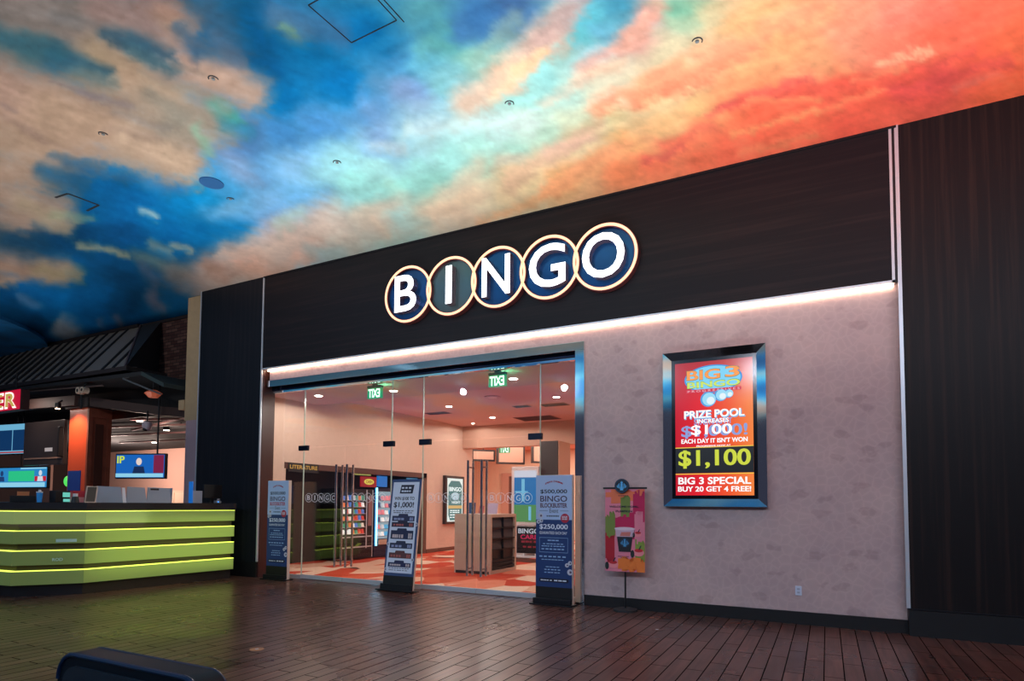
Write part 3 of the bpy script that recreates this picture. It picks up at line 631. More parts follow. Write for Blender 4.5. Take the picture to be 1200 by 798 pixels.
T([('PRIZE POOL', .125, .373, .905, .432)], 'headline_shadow', emat('pale_blue_text', (110, 180, 225)), -.0785, .075)
T([('$1,000!', .08, .478, .93, .575), ('STARTING AT', .25, .43, .74, .475)], 'fading_text', emat('fading_text', (140, 165, 225), .9), -.0785, .05)
T([('PRIZE POOL', .12, .366, .895, .424), ('INCREASES', .29, .432, .70, .463), ('$100', .21, .475, .74, .56), ('EACH DAY IT ISN\'T WON', .08, .577, .93, .612), ('PROGRESSIVE NOW AT', .28, .628, .72, .640)], 'headline', emat('white_text', (245, 248, 250), 1.1), -.0800, .055)
T([('$1,100', .04, .662, .965, .80)], 'jackpot_amount', emat('lime_text', (205, 215, 60)), -.0785, .06)
T([('BIG 3 SPECIAL', .035, .865, .965, .918), ('BUY 20 GET 4 FREE!', .03, .933, .965, .972)], 'offer_lettering', emat('white_text', (245, 248, 250), 1.1), -.0785, .05)

# ------------------------------------------------------------------ banner stands
LBLUE = mat('banner_light_blue', (172, 196, 232), .6); NAVY = mat('banner_navy', (22, 56, 112), .6); WPRINT = mat('banner_white_ink', (225, 232, 245), .6)
DKINK = mat('banner_dark_ink', (24, 28, 54), .6); REDINK = mat('banner_red_ink', (176, 34, 60), .6); PANW = mat('banner_paper', (218, 226, 242), .6); BSIDE = mat('banner_side', (222, 205, 188), .5)
def stand_body(t, w, h, base_h=.27, side=BSIDE):
    bm = bmesh.new(); box(bm, -w / 2, w / 2, 0, .065, .02, h, .003); finish('panel_body', bm, side, t)
    pbox('foot_section', BLACK, t, -w / 2 - .0, w / 2 - .004, -.012, .0, .03, base_h)
    bm = bmesh.new(); box(bm, -w / 2 - .03, w / 2 - .01, -.06, -.012, .02, .1, .006); box(bm, -w / 2 - .07, w / 2 + .02, -.1, .14, 0, .02, .004); finish('base_plate', bm, DARKM, t)
def blockbuster_banner(loc, w, h, label, sx=.02, rotz=0):
    t = thing('banner_stand', label, 'banner', loc, rotz); stand_body(t, w, h)
    z0, z1 = .27, h - .005; P = lambda v: z1 - (z1 - z0) * v; X = lambda u: -w / 2 + w * u
    pbox('printed_sheet', LBLUE, t, X(0), X(.985), -.012, 0, P(.40), P(0)); pbox('printed_sheet', NAVY, t, X(0), X(.985), -.012, 0, P(1), P(.40))
    L = lambda name, items, m, bold=.02, y=-.0135: lettering(name, t, [(s, X(a), P(d), X(c), P(b)) for s, a, b, c, d in items], m, y, bold)
    # curved script heading
    bm = bmesh.new(); word = "Arizona Charlie's"; n = len(word)
    for i, ch in enumerate(word):
        if ch == ' ': continue
        u = .27 + .46 * i / (n - 1); v = .075 + .1 * (u - .5) ** 2 * 4 - .02
        s = .032 if ch.isupper() else .022
        add_text(bm, ch, X(u) - .011, P(v) - s / 2, X(u) + .011, P(v) + s / 2, -.0135, .02)
    finish('script_heading', bm, REDINK, t, smooth='keep')
    L('lettering', [('$500,000', .12, .128, .86, .168)], DKINK, .05)
    L('lettering', [('BINGO', .12, .185, .86, .238)], mat('banner_plum_ink', (60, 26, 66), .6), .01)
    L('lettering', [('BLOCKBUSTER', .12, .25, .86, .292)], REDINK if label.startswith('Left') else mat('banner_maroon_ink', (88, 44, 72), .6), .03)
    L('lettering', [('Event', .38, .30, .62, .338)], DKINK, .0)
    bm = bmesh.new()
    for a, b in ((.1, .33), (.67, .9)): poly(bm, [(X(a), P(.322)), (X(b), P(.322)), (X(b), P(.319)), (X(a), P(.319))], -.0135, .001)
    dashes(bm, X(.3), X(.66), P(.372), .018, -.0135, 6, 3); finish('small_print', bm, DKINK, t, smooth='keep')
    bm = bmesh.new(); poly(bm, ell(X(.8), P(.385), .07, .07), -.014, .001); b = finish('red_badge', bm, REDINK, t, smooth='keep')
    bm = bmesh.new()
    for k, n_ in ((.02, 3), (0, 4), (-.022, 4)): dashes(bm, X(.8) - .045, X(.8) + .045, P(.385) + k, .012, -.0155, n_, 7)
    finish('badge_print', bm, WPRINT, b, smooth='keep')
    for (u, v, r) in ((.13, .365, .042), (.07, .42, .03), (.15, .41, .03), (.86, .80, .032), (.94, .78, .032), (.94, .86, .045)):
        bm = bmesh.new(); poly(bm, ell(X(u), P(v), r, r, 20), -.0145, .001); b = finish('bingo_ball', bm, mat('ball_grey', (196, 200, 214), .5), t, smooth='keep')
        bm = bmesh.new(); poly(bm, ell(X(u) + r * .2, P(v), r * .4, r * .4, 14), -.0155, .001); finish('ball_spot', bm, mat('ball_spot', (90, 70, 96), .5), b, smooth='keep')
    L('lettering', [('$250,000', .1, .44, .88, .49)], WPRINT, .055)
    L('lettering', [('GUARANTEED EACH DAY', .1, .505, .86, .53)], WPRINT, .01)
    bm = bmesh.new()
    for (a, b, c, d) in ((.1, .56, .88, .563), (.1, .69, .88, .693), (.1, .56, .106, .693), (.874, .56, .88, .693)):
        poly(bm, [(X(a), P(d)), (X(c), P(d)), (X(c), P(b)), (X(a), P(b))], -.0135, .001)
    for i, (a, b, v, hh, n_) in enumerate(((.33, .66, .59, .018, 3), (.2, .78, .62, .013, 6), (.16, .82, .64, .013, 8), (.16, .82, .668, .018, 6), (.1, .86, .735, .02, 6), (.16, .80, .76, .011, 7), (.28, .68, .825, .012, 4), (.24, .70, .85, .015, 5), (.24, .70, .875, .013, 5))):
        dashes(bm, X(a), X(b), P(v), hh, -.0135, n_, i)
    finish('small_print', bm, mat('banner_pale_ink', (150, 186, 226), .6), t, smooth='keep')
    bm = bmesh.new(); poly(bm, ell(X(.14), P(.94), .03, .03, 10, PI / 2, 1.5 * PI) + ell(X(.86), P(.94), .03, .03, 10, -PI / 2, PI / 2), -.0135, .001); b = finish('black_pill', bm, DKINK, t, smooth='keep')
    bm = bmesh.new(); dashes(bm, X(.14), X(.48), P(.945), .014, -.0155, 4, 2); dashes(bm, X(.51), X(.86), P(.945), .018, -.0155, 3, 5); finish('pill_print', bm, WPRINT, b, smooth='keep')
    return t
blockbuster_banner((-3.68, -.1, 0), .60, 1.966, 'Blue $500,000 BINGO BLOCKBUSTER banner stand at right end of glass, beside the mauve wall')
bl = blockbuster_banner((-9.64, -.06, 0), .57, 1.955, 'Left-hand blue $500,000 BINGO BLOCKBUSTER banner stand beside the dark wood panel, in shadow')
# the tall prize-list board in the middle
mb = thing('prize_board_stand', 'leaning white board reading WIN $100 TO $1,000! in front of the middle glass', 'board', (-6.62, -.12, 0))
mb.rotation_euler = (math.radians(-7.0), 0, math.radians(0))
w, h = .64, 1.96
bm = bmesh.new(); box(bm, -w / 2, w / 2, 0, .045, .03, h, .003); finish('panel_body', bm, BSIDE, mb)
pbox('foot_section', BLACK, mb, -w / 2, w / 2, -.014, 0, .04, .26)
bm = bmesh.new(); box(bm, -w / 2 - .03, w / 2 + .01, -.05, -.014, .02, .12, .006); box(bm, -w / 2 - .09, w / 2 + .05, -.1, .12, .0, .022, .004); finish('base_plate', bm, DARKM, mb)
P = lambda v: h - (h - .26) * v; X = lambda u: -w / 2 + w * u
pbox('border_sheet', mat('board_border', (52, 76, 120), .6), mb, -w / 2, w / 2, -.012, 0, .26, h)
pbox('printed_sheet', PANW, mb, X(.06), X(.94), -.015, -.001, P(.97), P(.03))
L = lambda name, items, m, bold=.02, y=-.0165: lettering(name, mb, [(s, X(a), P(d), X(c), P(b)) for s, a, b, c, d in items], m, y, bold)
bm = bmesh.new(); poly(bm, [(X(.3), P(.15)), (X(.74), P(.15)), (X(.78), P(.06)), (X(.34), P(.06))], -.0165, .001); hd = finish('heading_block', bm, DKINK, mb, smooth='keep')
bm = bmesh.new(); dashes(bm, X(.36), X(.72), P(.1), .03, -.018, 3, 4); dashes(bm, X(.36), X(.7), P(.135), .03, -.018, 4, 6); finish('heading_print', bm, PANW, hd, smooth='keep')
L('lettering', [('WIN $100 TO', .14, .185, .82, .225)], DKINK, .05); L('lettering', [('$1,000!', .13, .24, .82, .305)], DKINK, .06)
bm = bmesh.new(); dashes(bm, X(.13), X(.84), P(.335), .012, -.0165, 7, 1); dashes(bm, X(.15), X(.8), P(.355), .012, -.0165, 7, 2)
dashes(bm, X(.16), X(.86), P(.925), .01, -.0165, 8, 21); dashes(bm, X(.16), X(.8), P(.945), .01, -.0165, 7, 22)
finish('small_print', bm, DKINK, mb, smooth='keep')
pc = [((44, 50, 84), .385, .44), ((40, 34, 60), .45, .50), ((30, 42, 78), .535, .625), ((40, 48, 76), .665, .72), ((96, 56, 60), .765, .82), ((34, 42, 84), .865, .91)]
for i, (c, a, b) in enumerate(pc):
    bm = bmesh.new(); poly(bm, [(X(.12), P(b)), (X(.88), P(b)), (X(.88), P(a)), (X(.12), P(a))], -.0165, .001)
    poly(bm, [(X(.32), P(a)), (X(.66), P(a)), (X(.64), P(a - .022)), (X(.34), P(a - .022))], -.0165, .001)
    pn = finish('prize_panel', bm, mat('prize_panel_%d' % i, c, .6), mb, smooth='keep')
    bm = bmesh.new(); dashes(bm, X(.18), X(.56), P(b - .012) - .0, (h - .26) * (b - a) * .4, -.018, 3 + i % 3, i); dashes(bm, X(.72), X(.85), P(b - .008), (h - .26) * (b - a) * .6, -.018, 2, i + 9)
    finish('panel_print', bm, mat('prize_print_%d' % (i % 3), [(150, 160, 196), (180, 96, 90), (205, 190, 190)][i % 3], .6), pn, smooth='keep')
for (u, v) in ((.965, .47), (.06, .68), (.93, .83), (.05, .94)):
    bm = bmesh.new(); poly(bm, ell(X(u), P(v), .028, .034, 18), -.018, .001); b = finish('bingo_ball', bm, mat('ball_grey', (196, 200, 214), .5), mb, smooth='keep')
    bm = bmesh.new(); poly(bm, ell(X(u), P(v), .012, .014, 12), -.0195, .001); finish('ball_spot', bm, mat('ball_spot', (90, 70, 96), .5), b, smooth='keep')

# ------------------------------------------------------------------ coffee banner on a pole
cb = thing('coffee_banner_stand', 'small coffee banner on a thin black pole with a round base, WELCOME HOME PUMPKIN', 'banner', (-2.585, -.06, 0), math.radians(4))
bm = bmesh.new(); cyl(bm, (0, 0, .03), .165, .018, r2=.1, seg=36); cyl(bm, (0, 0, 0), .17, .03, seg=36); finish('base', bm, mat('dark_rubber', (40, 42, 46), .6), cb, smooth=True)
bm = bmesh.new(); bar(bm, (0, 0, .04), (0, 0, 1.78), .013, 12); finish('pole', bm, BLACK, cb, smooth=True)
bm = bmesh.new(); box(bm, -.32, .32, -.03, -.008, 1.745, 1.772, .004); finish('top_rail', bm, BLACK, cb)
PINK = mat('banner_pink', (226, 130, 152), .6)
sh = pbox('printed_sheet', PINK, cb, -.287, .287, -.024, -.017, .56, 1.75)
rnd = random.Random(3)
def paint_patch(c, x0, x1, z0, z1, y, seed, name):
    r = random.Random(seed); n = 7; pts = []
    for i in range(n): 
        x = x0 + (x1 - x0) * i / n; dz = r.uniform(0, .11) * (1 if i else .2)
        pts += [(x, z0 - dz + .03), (x + (x1 - x0) / n, z0 - dz + .03)]
    for i in range(n):
        x = x1 - (x1 - x0) * i / n; dz = r.uniform(0, .11)
        pts += [(x, z1 + dz - .04), (x - (x1 - x0) / n, z1 + dz - .04)]
    pts = [(min(max(p[0], -.285), .285), min(max(p[1], .562), 1.74)) for p in pts]
    bm = bmesh.new(); poly(bm, pts, y, .0012); bmesh.ops.triangulate(bm, faces=[f for f in bm.faces if len(f.verts) > 4])
    finish('paint_patch', bm, mat('paint_' + name, c, .6), sh, smooth='keep')
paint_patch((236, 120, 80), -.28, .285, 1.60, 1.74, -.0255, 1, 'orange_top')
paint_patch((116, 136, 60), -.06, .08, 1.34, 1.62, -.0258, 2, 'olive')
paint_patch((190, 20, 84), .12, .285, 1.25, 1.66, -.0261, 3, 'magenta')
paint_patch((186, 20, 80), -.15, .15, 1.10, 1.36, -.0264, 4, 'magenta')
paint_patch((116, 136, 60), -.285, -.14, 1.06, 1.36, -.0267, 5, 'olive')
paint_patch((226, 130, 152), .14, .26, .98, 1.38, -.0270, 6, 'pink')
paint_patch((176, 16, 40), -.285, -.15, .72, 1.06, -.0273, 7, 'crimson')
paint_patch((128, 152, 60), .15, .285, .74, .98, -.0276, 8, 'olive2')
paint_patch((238, 126, 50), -.10, .285, .58, .74, -.0279, 9, 'orange')
for (cx, cz, s) in ((-.17, .66, 1), (.2, .84, 1), (.19, 1.10, .7)):
    bm = bmesh.new(); poly(bm, ell(cx, cz, .075 * s, .055 * s, 20), -.0295, .0012); pk = finish('painted_pumpkin', bm, mat('pumpkin_pink', (238, 140, 150), .6), sh, smooth='keep')
    bm = bmesh.new(); poly(bm, ell(cx, cz + .03 * s, .06 * s, .025 * s, 20), -.031, .0012); finish('painted_cap', bm, mat('pumpkin_red', (196, 36, 48), .6), pk, smooth='keep')
    bm = bmesh.new(); poly(bm, [(cx - .005, cz + .04 * s), (cx + .012, cz + .04 * s), (cx + .04 * s, cz + .1 * s), (cx + .025 * s, cz + .1 * s)], -.032, .0012); finish('painted_stem', bm, DKINK, pk, smooth='keep')
    bm = bmesh.new(); poly(bm, ell(cx - .09 * s, cz - .02 * s, .028 * s, .055 * s, 16), -.032, .0012); finish('painted_leaf', bm, mat('leaf_dark', (24, 40, 40), .6), pk, smooth='keep')
bm = bmesh.new(); poly(bm, [(-.085, .845), (.085, .845), (.115, 1.07), (-.115, 1.07)], -.0305, .0015); cup = finish('painted_cup', bm, mat('cup_dark', (24, 28, 36), .6), sh, smooth='keep')
bm = bmesh.new(); poly(bm, [(-.12, 1.06), (.12, 1.06), (.14, 1.165), (-.14, 1.165)], -.032, .0012); finish('cup_lid', bm, mat('cup_lid', (206, 176, 196), .6), cup, smooth='keep')
bm = bmesh.new(); poly(bm, ell(0, 1.175, .152, .024, 24), -.0335, .0012); finish('cup_rim', bm, mat('cup_rim', (226, 206, 220), .6), cup, smooth='keep')
bm = bmesh.new(); poly(bm, [(-.07, 1.07), (.075, 1.07), (.09, 1.13), (-.05, 1.125)], -.0335, .0012); finish('cup_coffee', bm, mat('cup_coffee', (206, 120, 110), .6), cup, smooth='keep')
def siren_badge(bm, cx, cz, r, y):
    """crowned figure with flowing hair, reduced to its large strokes"""
    poly(bm, [(cx - r * .18, cz + r * .42), (cx - r * .24, cz + r * .8), (cx - r * .1, cz + r * .66), (cx, cz + r * .92), (cx + r * .1, cz + r * .66), (cx + r * .24, cz + r * .8), (cx + r * .18, cz + r * .42)], y, .001)
    poly(bm, ell(cx, cz + r * .2, r * .2, r * .26, 16), y, .001)
    poly(bm, [(cx - r * .3, cz - r * .8), (cx + r * .3, cz - r * .8), (cx + r * .16, cz), (cx - r * .16, cz)], y, .001)
    for s in (-1, 1):
        for k in range(3):
            a = r * (.38 + .2 * k)
            poly(bm, [(cx + s * a, cz + r * (.5 - .2 * k)), (cx + s * (a + r * .12), cz + r * (.45 - .2 * k)), (cx + s * (a + r * .02), cz - r * (.55 - .1 * k)), (cx + s * (a - r * .1), cz - r * (.5 - .1 * k))][::s], y, .001)
bm = bmesh.new(); poly(bm, ell(0, .975, .07, .07, 24), -.0325, .0012); lg = finish('cup_badge', bm, mat('badge_dark', (20, 44, 66), .5), cup, smooth='keep')
bm = bmesh.new(); siren_badge(bm, 0, .975, .068, -.034); finish('badge_figure', bm, mat('badge_blue', (70, 150, 205), .5), lg, smooth='keep')
bm = bmesh.new(); cyl(bm, (-.035, -.065, 1.79), .103, .045, axis='y', seg=40); hb = finish('header_disc', bm, mat('header_dark', (16, 30, 46), .4), cb, smooth=True)
bm = bmesh.new(); torus_xz(bm, (-.035, -.068, 1.79), 0, 0, 40, flat=(.085, .098, .003)); finish('disc_rim', bm, mat('header_rim', (30, 60, 90), .4), hb)
bm = bmesh.new(); siren_badge(bm, -.035, 1.79, .08, -.0665); finish('disc_figure', bm, mat('badge_blue_bright', (84, 170, 225), .5, emit=(60, 150, 215), strength=.12), hb, smooth='keep')
lettering('lettering', sh, [('WELCOME HOME,', -.225, 1.475, .2, 1.505), ('PUMPKIN', -.13, 1.41, .11, 1.44)], DKINK, -.0305, .045)
bm = bmesh.new(); dashes(bm, -.09, .06, 1.645, .009, -.0305, 5, 1); dashes(bm, -.1, .06, .775, .007, -.0305, 6, 2); dashes(bm, -.06, .03, .755, .007, -.0305, 3, 3); finish('small_print', bm, DKINK, sh, smooth='keep')

# power outlet
pt = thing('wall_outlet', 'white rectangular outlet plate low on the mauve wall', 'outlet', (-.345, D, .425))
bm = bmesh.new(); box(bm, -.038, .038, -.012, 0, -.06, .06, .004); finish('plate', bm, mat('outlet_white', (205, 215, 235), .4), pt)
bm = bmesh.new(); box(bm, -.017, .017, -.015, -.011, -.035, -.008, .003); box(bm, -.017, .017, -.015, -.011, .008, .035, .003); finish('socket', bm, mat('outlet_socket', (170, 180, 200), .4), pt)

# ------------------------------------------------------------------ painted-ceiling fittings
SMO = mat('ceiling_fitting_dark', (40, 44, 50), .5)
for i, (x, y, lab) in enumerate(((-5.94, -4.374, 'in the tan cloud near the top left'), (-8.106, -4.345, 'in the middle of the tan cloud'), (-8.093, -2.498, 'just below the dark blue disc'), (-5.895, -2.512, 'where pale blue sky turns aqua'), (-3.212, -2.523, 'beside the pink cloud above the sign'), (-1.08, -2.507, 'in the yellow part, rightmost of all'))):
    t = thing('sprinkler_head', 'tiny dark sprinkler ring on the painted ceiling, ' + lab, 'sprinkler', (x, y, H))
    bm = bmesh.new()
    n = 14
    for k in range(n):
        a0, a1 = PI + .1 + PI * 1.05 * k / n + .4, PI + .1 + PI * 1.05 * (k + 1) / n + .4
        bar(bm, (.05 * math.cos(a0), .05 * math.sin(a0), -.006), (.05 * math.cos(a1), .05 * math.sin(a1), -.006), .006, 6)
    finish('ring', bm, SMO, t)
    bm = bmesh.new(); cyl(bm, (0, 0, -.012), .02, .012, seg=12); finish('head', bm, mat('fitting_pale', (110, 120, 125), .5), t)
bm = bmesh.new(); cyl(bm, (0, 0, -.012), .165, .012, seg=40); o = finish('ceiling_speaker', bm, mat('speaker_blue', (12, 84, 140), .7), loc=(-7.925, -2.943, H)); tag(o, 'round dark blue speaker disc on the painted ceiling', 'speaker')
def hatch(pts, lab, w=.022, gap=None, skip=()):
    t = thing('access_hatch', lab, 'hatch', (pts[0][0], pts[0][1], H)); bm = bmesh.new(); n = len(pts)
    for i in range(n):
        if i in skip: continue
        p, q = pts[i], pts[(i + 1) % n]
        beam(bm, (p[0] - pts[0][0], p[1] - pts[0][1], -.003), (q[0] - pts[0][0], q[1] - pts[0][1], -.003), w, .006)
        if gap and i in gap:
            beam(bm, (p[0] - pts[0][0] + .05, p[1] - pts[0][1] + .05, -.003), (q[0] - pts[0][0] + .05, q[1] - pts[0][1] + .05, -.003), w, .006)
    finish('hatch_gap', bm, mat('gap_dark', (10, 14, 22), .9), t)
hatch([(-10.48, -3.75), (-10.17, -3.73), (-10.13, -3.31), (-10.50, -3.29)], 'small dark-edged square hatch in the blue part of the ceiling, left', .03, skip=(3,))
hatch([(-4.25, -4.62), (-4.21, -4.08), (-3.62, -4.10), (-3.63, -4.64)], 'larger thin-edged square hatch at the top edge of the photo', .008, gap=(2,))
# dropped round soffit far left
bm = bmesh.new(); cyl(bm, (0, 0, -.10), 4.6, .095, seg=96); o = struct('ceiling_soffit', bm, mat('deep_blue_paint', (0, 112, 175), .9, noise=.4, scale=1.3), loc=(-22.5, -3.3, H))

# ------------------------------------------------------------------ bingo lobby behind the glass
IX0, IX1, IC, IS = -10.9, -.8, 4.12, 3.88
sbox('floor_lobby', CARPET, -16, IX1, .36, 16, -.2, .004)
w = sroot('wall_lobby_left')
bm = bmesh.new(); box(bm, IX0 - .12, IX0, .34, 1.24, 0, IC); box(bm, IX0 - .12, IX0, 1.24, 6.60, 2.40, IC); box(bm, IX0 - .12, IX0, 6.60, 9.4, 0, IC); finish('plaster', bm, IWALL, w)
sbox('wall_lobby_right', IWALL, IX1, IX1 + .1, .5, 16, 0, IC)
sbox('wall_lobby_back', mat('back_wall_paint', (236, 206, 180), .8), -16, IX1, 15.5, 15.6, 0, IC)
sbox('wall_lobby_side', IWALL, -15.1, -15, 8.7, 15.6, 0, IC)
sbox('ceiling_lobby', ICEIL, IX0 - .2, IX1 + .1, 2.15, 8.8, IC, IC + .1)
sbox('ceiling_lobby_front', mat('front_ceiling_dimmed', (196, 164, 164), .8), IX0 - .2, IX1 + .1, .36, 2.15, IS, IC + .1)  # greyer than the main ceiling: its weaker light is put into the colour
sbox('ceiling_lobby_rear', mat('rear_ceiling_paint', (225, 160, 140), .8), -16, IX1, 9.0, 15.6, 3.9, IC)
sbox('wall_lobby_beam', mat('beam_paint', (200, 160, 140), .8), IX0, IX1, 8.75, 9.05, 3.38, IC)
sbox('baseboard_lobby_left', mat('brown_base', (96, 60, 48), .5), IX0, IX0 + .02, 6.72, 9.4, 0, .12)
# alcove with vending machines
w = sroot('wall_alcove'); bm = bmesh.new(); box(bm, -12.0, -11.9, 1.1, 6.75, 0, 2.5); box(bm, -12.0, IX0 - .12, 1.1, 1.22, 0, 2.5); box(bm, -12.0, IX0 - .12, 6.62, 6.75, 0, 2.5); box(bm, -12.0, IX0 - .12, 1.1, 6.75, 2.41, 2.5)
finish('alcove_lining', bm, mat('alcove_dark', (24, 22, 26), .5), w)
bm = bmesh.new(); box(bm, IX0 - .14, IX0 + .015, 6.54, 6.70, 0, 2.44); box(bm, IX0 - .14, IX0 + .015, 1.2, 6.70, 2.30, 2.44); struct('trim_11', bm, mat('brown_trim', (86, 52, 44), .45))
# lobby lights
def downlight(x, y, z, lab, power=60, r=.075, em=30):
    t = thing('recessed_downlight', lab, 'light', (x, y, z)); bm = bmesh.new(); cyl(bm, (0, 0, -.008), r + .03, .008, seg=28); finish('trim_ring', bm, mat('ring_white', (235, 225, 220), .5), t)
    bm = bmesh.new(); cyl(bm, (0, 0, -.014), r, .006, seg=24); finish('lens', bm, mat('downlight_lens', (255, 245, 235), .5, emit=(255, 240, 225), strength=em), t)
    s = spot('downlight_lamp', (x, y, z - .03), power * .78, (1, .90, .82), 176, .07); s.data.spot_blend = .15
    return t
downlight(-5.20, 1.45, IS, 'recessed downlight in the low front ceiling of the lobby, right of the green exit sign', 150)
downlight(-8.03, 1.45, IS, 'recessed downlight in the low front ceiling of the lobby, between the two exit signs', 150)
downlight(-5.77, 4.83, IC, 'rightmost recessed downlight in the pink lobby ceiling', 170)
downlight(-8.92, 4.90, IC, 'leftmost bright recessed downlight in the pink lobby ceiling', 170)
downlight(-8.88, 7.20, IC, 'bright recessed downlight nearest the deep beam', 130)
downlight(-10.1, 8.1, IC, 'small recessed downlight in the far left corner of the lobby ceiling', 40, .04)
downlight(-2.8, 4.8, IC, 'recessed downlight at the hidden right side of the lobby ceiling', 170)
area_light('rear_room_light', (-9, 12.2, 3.85), (0, 0, 0), 7, 420, (1, .82, .70), 4)
t = thing('ceiling_speaker', 'round recessed speaker ring in the pink lobby ceiling', 'speaker', (-7.17, 4.16, IC))
bm = bmesh.new(); cyl(bm, (0, 0, -.02), .20, .02, seg=36); finish('ring', bm, mat('speaker_ring', (196, 150, 140), .6), t)
bm = bmesh.new(); cyl(bm, (0, 0, -.028), .11, .008, seg=30); finish('grille', bm, mat('speaker_grille', (225, 190, 180), .6), t)
for (x, y, sx, sy, lab) in ((-9.89, 5.79, .36, .18, 'small dark air vent in the lobby ceiling near the left wall'), (-6.26, 5.85, .36, .2, 'dark air vent in the lobby ceiling beside the rightmost downlight'), (-7.73, 7.94, .62, .42, 'largest brown air vent in the lobby ceiling before the beam'), (-7.15, 5.74, .24, .14, 'small square air vent in the middle of the lobby ceiling')):
    t = thing('air_vent', lab, 'vent', (x, y, IC)); bm = bmesh.new(); box(bm, -sx, sx, -sy, sy, -.012, 0); finish('frame', bm, mat('vent_frame', (150, 96, 86), .6), t)
    bm = bmesh.new()
    for k in range(6): yy = -sy + .03 + (2 * sy - .06) * k / 6; box(bm, -sx + .03, sx - .03, yy, yy + sy * .16, -.02, -.012)
    finish('louvres', bm, mat('vent_dark', (70, 38, 34), .7), t)
# exit signs
downlight(-9.9, 1.2, IS, 'added recessed downlight brightening the left end of the low front lobby ceiling', 90)  # extra downlight, added to brighten the dark left lobby wall
def exit_sign(x, y, z, lab, w=.34, hh=.2):
    t = thing('exit_sign', lab, 'sign', (x, y, z))
    bm = bmesh.new(); box(bm, -w / 2, w / 2, -.03, .03, -hh - .05, -.045); finish('housing', bm, mat('exit_green', (30, 150, 96), .3, emit=(20, 170, 100), strength=.55), t)
    bm = bmesh.new(); box(bm, -w / 2 + .0, w / 2, -.04, .04, -.045, .0); box(bm, -.05, .05, -.03, .03, -.01, .04); box(bm, -.02, .02, -.02, .02, -.01, .28 if y > 5 else 0); finish('canopy', bm, mat('exit_canopy', (30, 90, 66), .4), t)
    bm = bmesh.new(); add_text(bm, 'EXIT', -w * .43, -hh - .035, w * .43, -.065, -.033, .028, 0, True); finish('lettering', bm, mat('exit_text', (225, 255, 235), .4, emit=(215, 255, 235), strength=1.6), t, smooth='keep')
    point('exit_glow', (x + .12, y + .1, z - .12), 3, (.1, 1, .45), .03)
exit_sign(-7.90, .72, IS - .04, 'green exit sign seen from behind through the left pair of doors'); exit_sign(-5.13, .72, IS - .04, 'green exit sign seen from behind through the right pair of doors')
exit_sign(-9.9, 9.9, 3.62, 'small distant green exit sign under the beam deep inside the lobby', .4, .28)

# lobby poster on the left wall
t = thing('framed_poster', 'lit green and white BINGO poster in a dark frame on the salmon lobby wall', 'poster', (IX0, 8.15, .86), -PI / 2 + PI)
t.rotation_euler = (0, 0, PI / 2)
bm = bmesh.new(); box(bm, -.56, .56, -.11, 0, 0, 1.56, .005); finish('frame', bm, mat('poster_frame', (50, 38, 38), .4), t)
pbox('poster_sheet', emat('poster_white', (235, 245, 240), 1.0), t, -.46, .46, -.115, -.11, .08, 1.48)
bm = bmesh.new(); poly(bm, [(-.3, .12), (.3, .12), (.4, .3), (.4, 1.25), (.25, 1.4), (-.25, 1.4), (-.4, 1.25), (-.4, .3)], -.117, .001); finish('green_field', bm, emat('poster_green', (70, 130, 130), .9), t, smooth='keep')
lettering('lettering', t, [('BINGO', -.36, 1.06, .36, 1.2), ('NIGHT', -.2, .66, .3, .74), ], emat('poster_text', (240, 250, 250), 1.2), -.119, .05)
bm = bmesh.new(); poly(bm, ell(0, .9, .24, .13), -.1185, .001); finish('ball_cluster', bm, emat('poster_balls', (190, 215, 225), 1), t, smooth='keep')
bm = bmesh.new(); poly(bm, [(-.42, .5), (.42, .5), (.42, .6), (-.42, .6)], -.1185, .001); finish('gold_band', bm, emat('poster_gold', (215, 175, 110), 1), t, smooth='keep')
bm = bmesh.new(); [dashes(bm, -.3, .3, z, .03, -.119, 4, i) for i, z in enumerate((.42, .36, .28, .2))]; finish('small_print', bm, emat('poster_text', (240, 250, 250), 1.2), t, smooth='keep')
# tan strip of keno text over alcove
t = thing('gold_letter_sign', 'small dark sign with gold letters over the shadowed alcove, far left behind the glass', 'sign', (IX0 + .012, 1.75, 2.33), PI / 2)
pbox('board', BLACK, t, -.46, .46, -.02, 0, -.1, .1); lettering('lettering', t, [('LITERATURE', -.42, -.03, .42, .06)], mat('gold_paint', (190, 160, 70), .4, emit=(170, 140, 60), strength=.25), -.021, .02)

# vending machines
def products(parent, x, y0, y1, rows, z0, dz, seed, cols, pal):
    r = random.Random(seed)
    for k in range(rows):
        for j in range(cols):
            yy = y0 + (y1 - y0) * (j + .5) / cols; z = z0 + dz * k; hh = dz * r.uniform(.55, .72); ww = (y1 - y0) / cols * .32
            c = pal[r.randrange(len(pal))]
            bm = bmesh.new(); hexa(bm, [(x - .04, yy - ww, z), (x + .04, yy - ww, z), (x + .04, yy + ww, z), (x - .04, yy + ww, z)], [(x - .02, yy - ww * .8, z + hh), (x + .02, yy - ww * .8, z + hh), (x + .02, yy + ww * .8, z + hh), (x - .02, yy + ww * .8, z + hh)])
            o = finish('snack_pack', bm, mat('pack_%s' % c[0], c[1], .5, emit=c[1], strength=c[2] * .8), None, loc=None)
            yield o
VG = glass_material('vending_glass', (.98, .99, 1), .0)
vm = thing('snack_machine', 'black snack vending machine with a lit window of snacks in the alcove', 'vending machine', (-11.15, 3.92, 0))
bm = bmesh.new(); box(bm, -.7, -.1, -.62, .62, .03, 1.9); box(bm, -.1, 0, -.62, -.56, .03, 1.9); box(bm, -.1, 0, .34, .62, .03, 1.9); box(bm, -.1, 0, -.56, .34, .03, .62); box(bm, -.1, 0, -.56, .34, 1.8, 1.9); finish('cabinet', bm, mat('vend_black', (20, 20, 24), .3), vm)
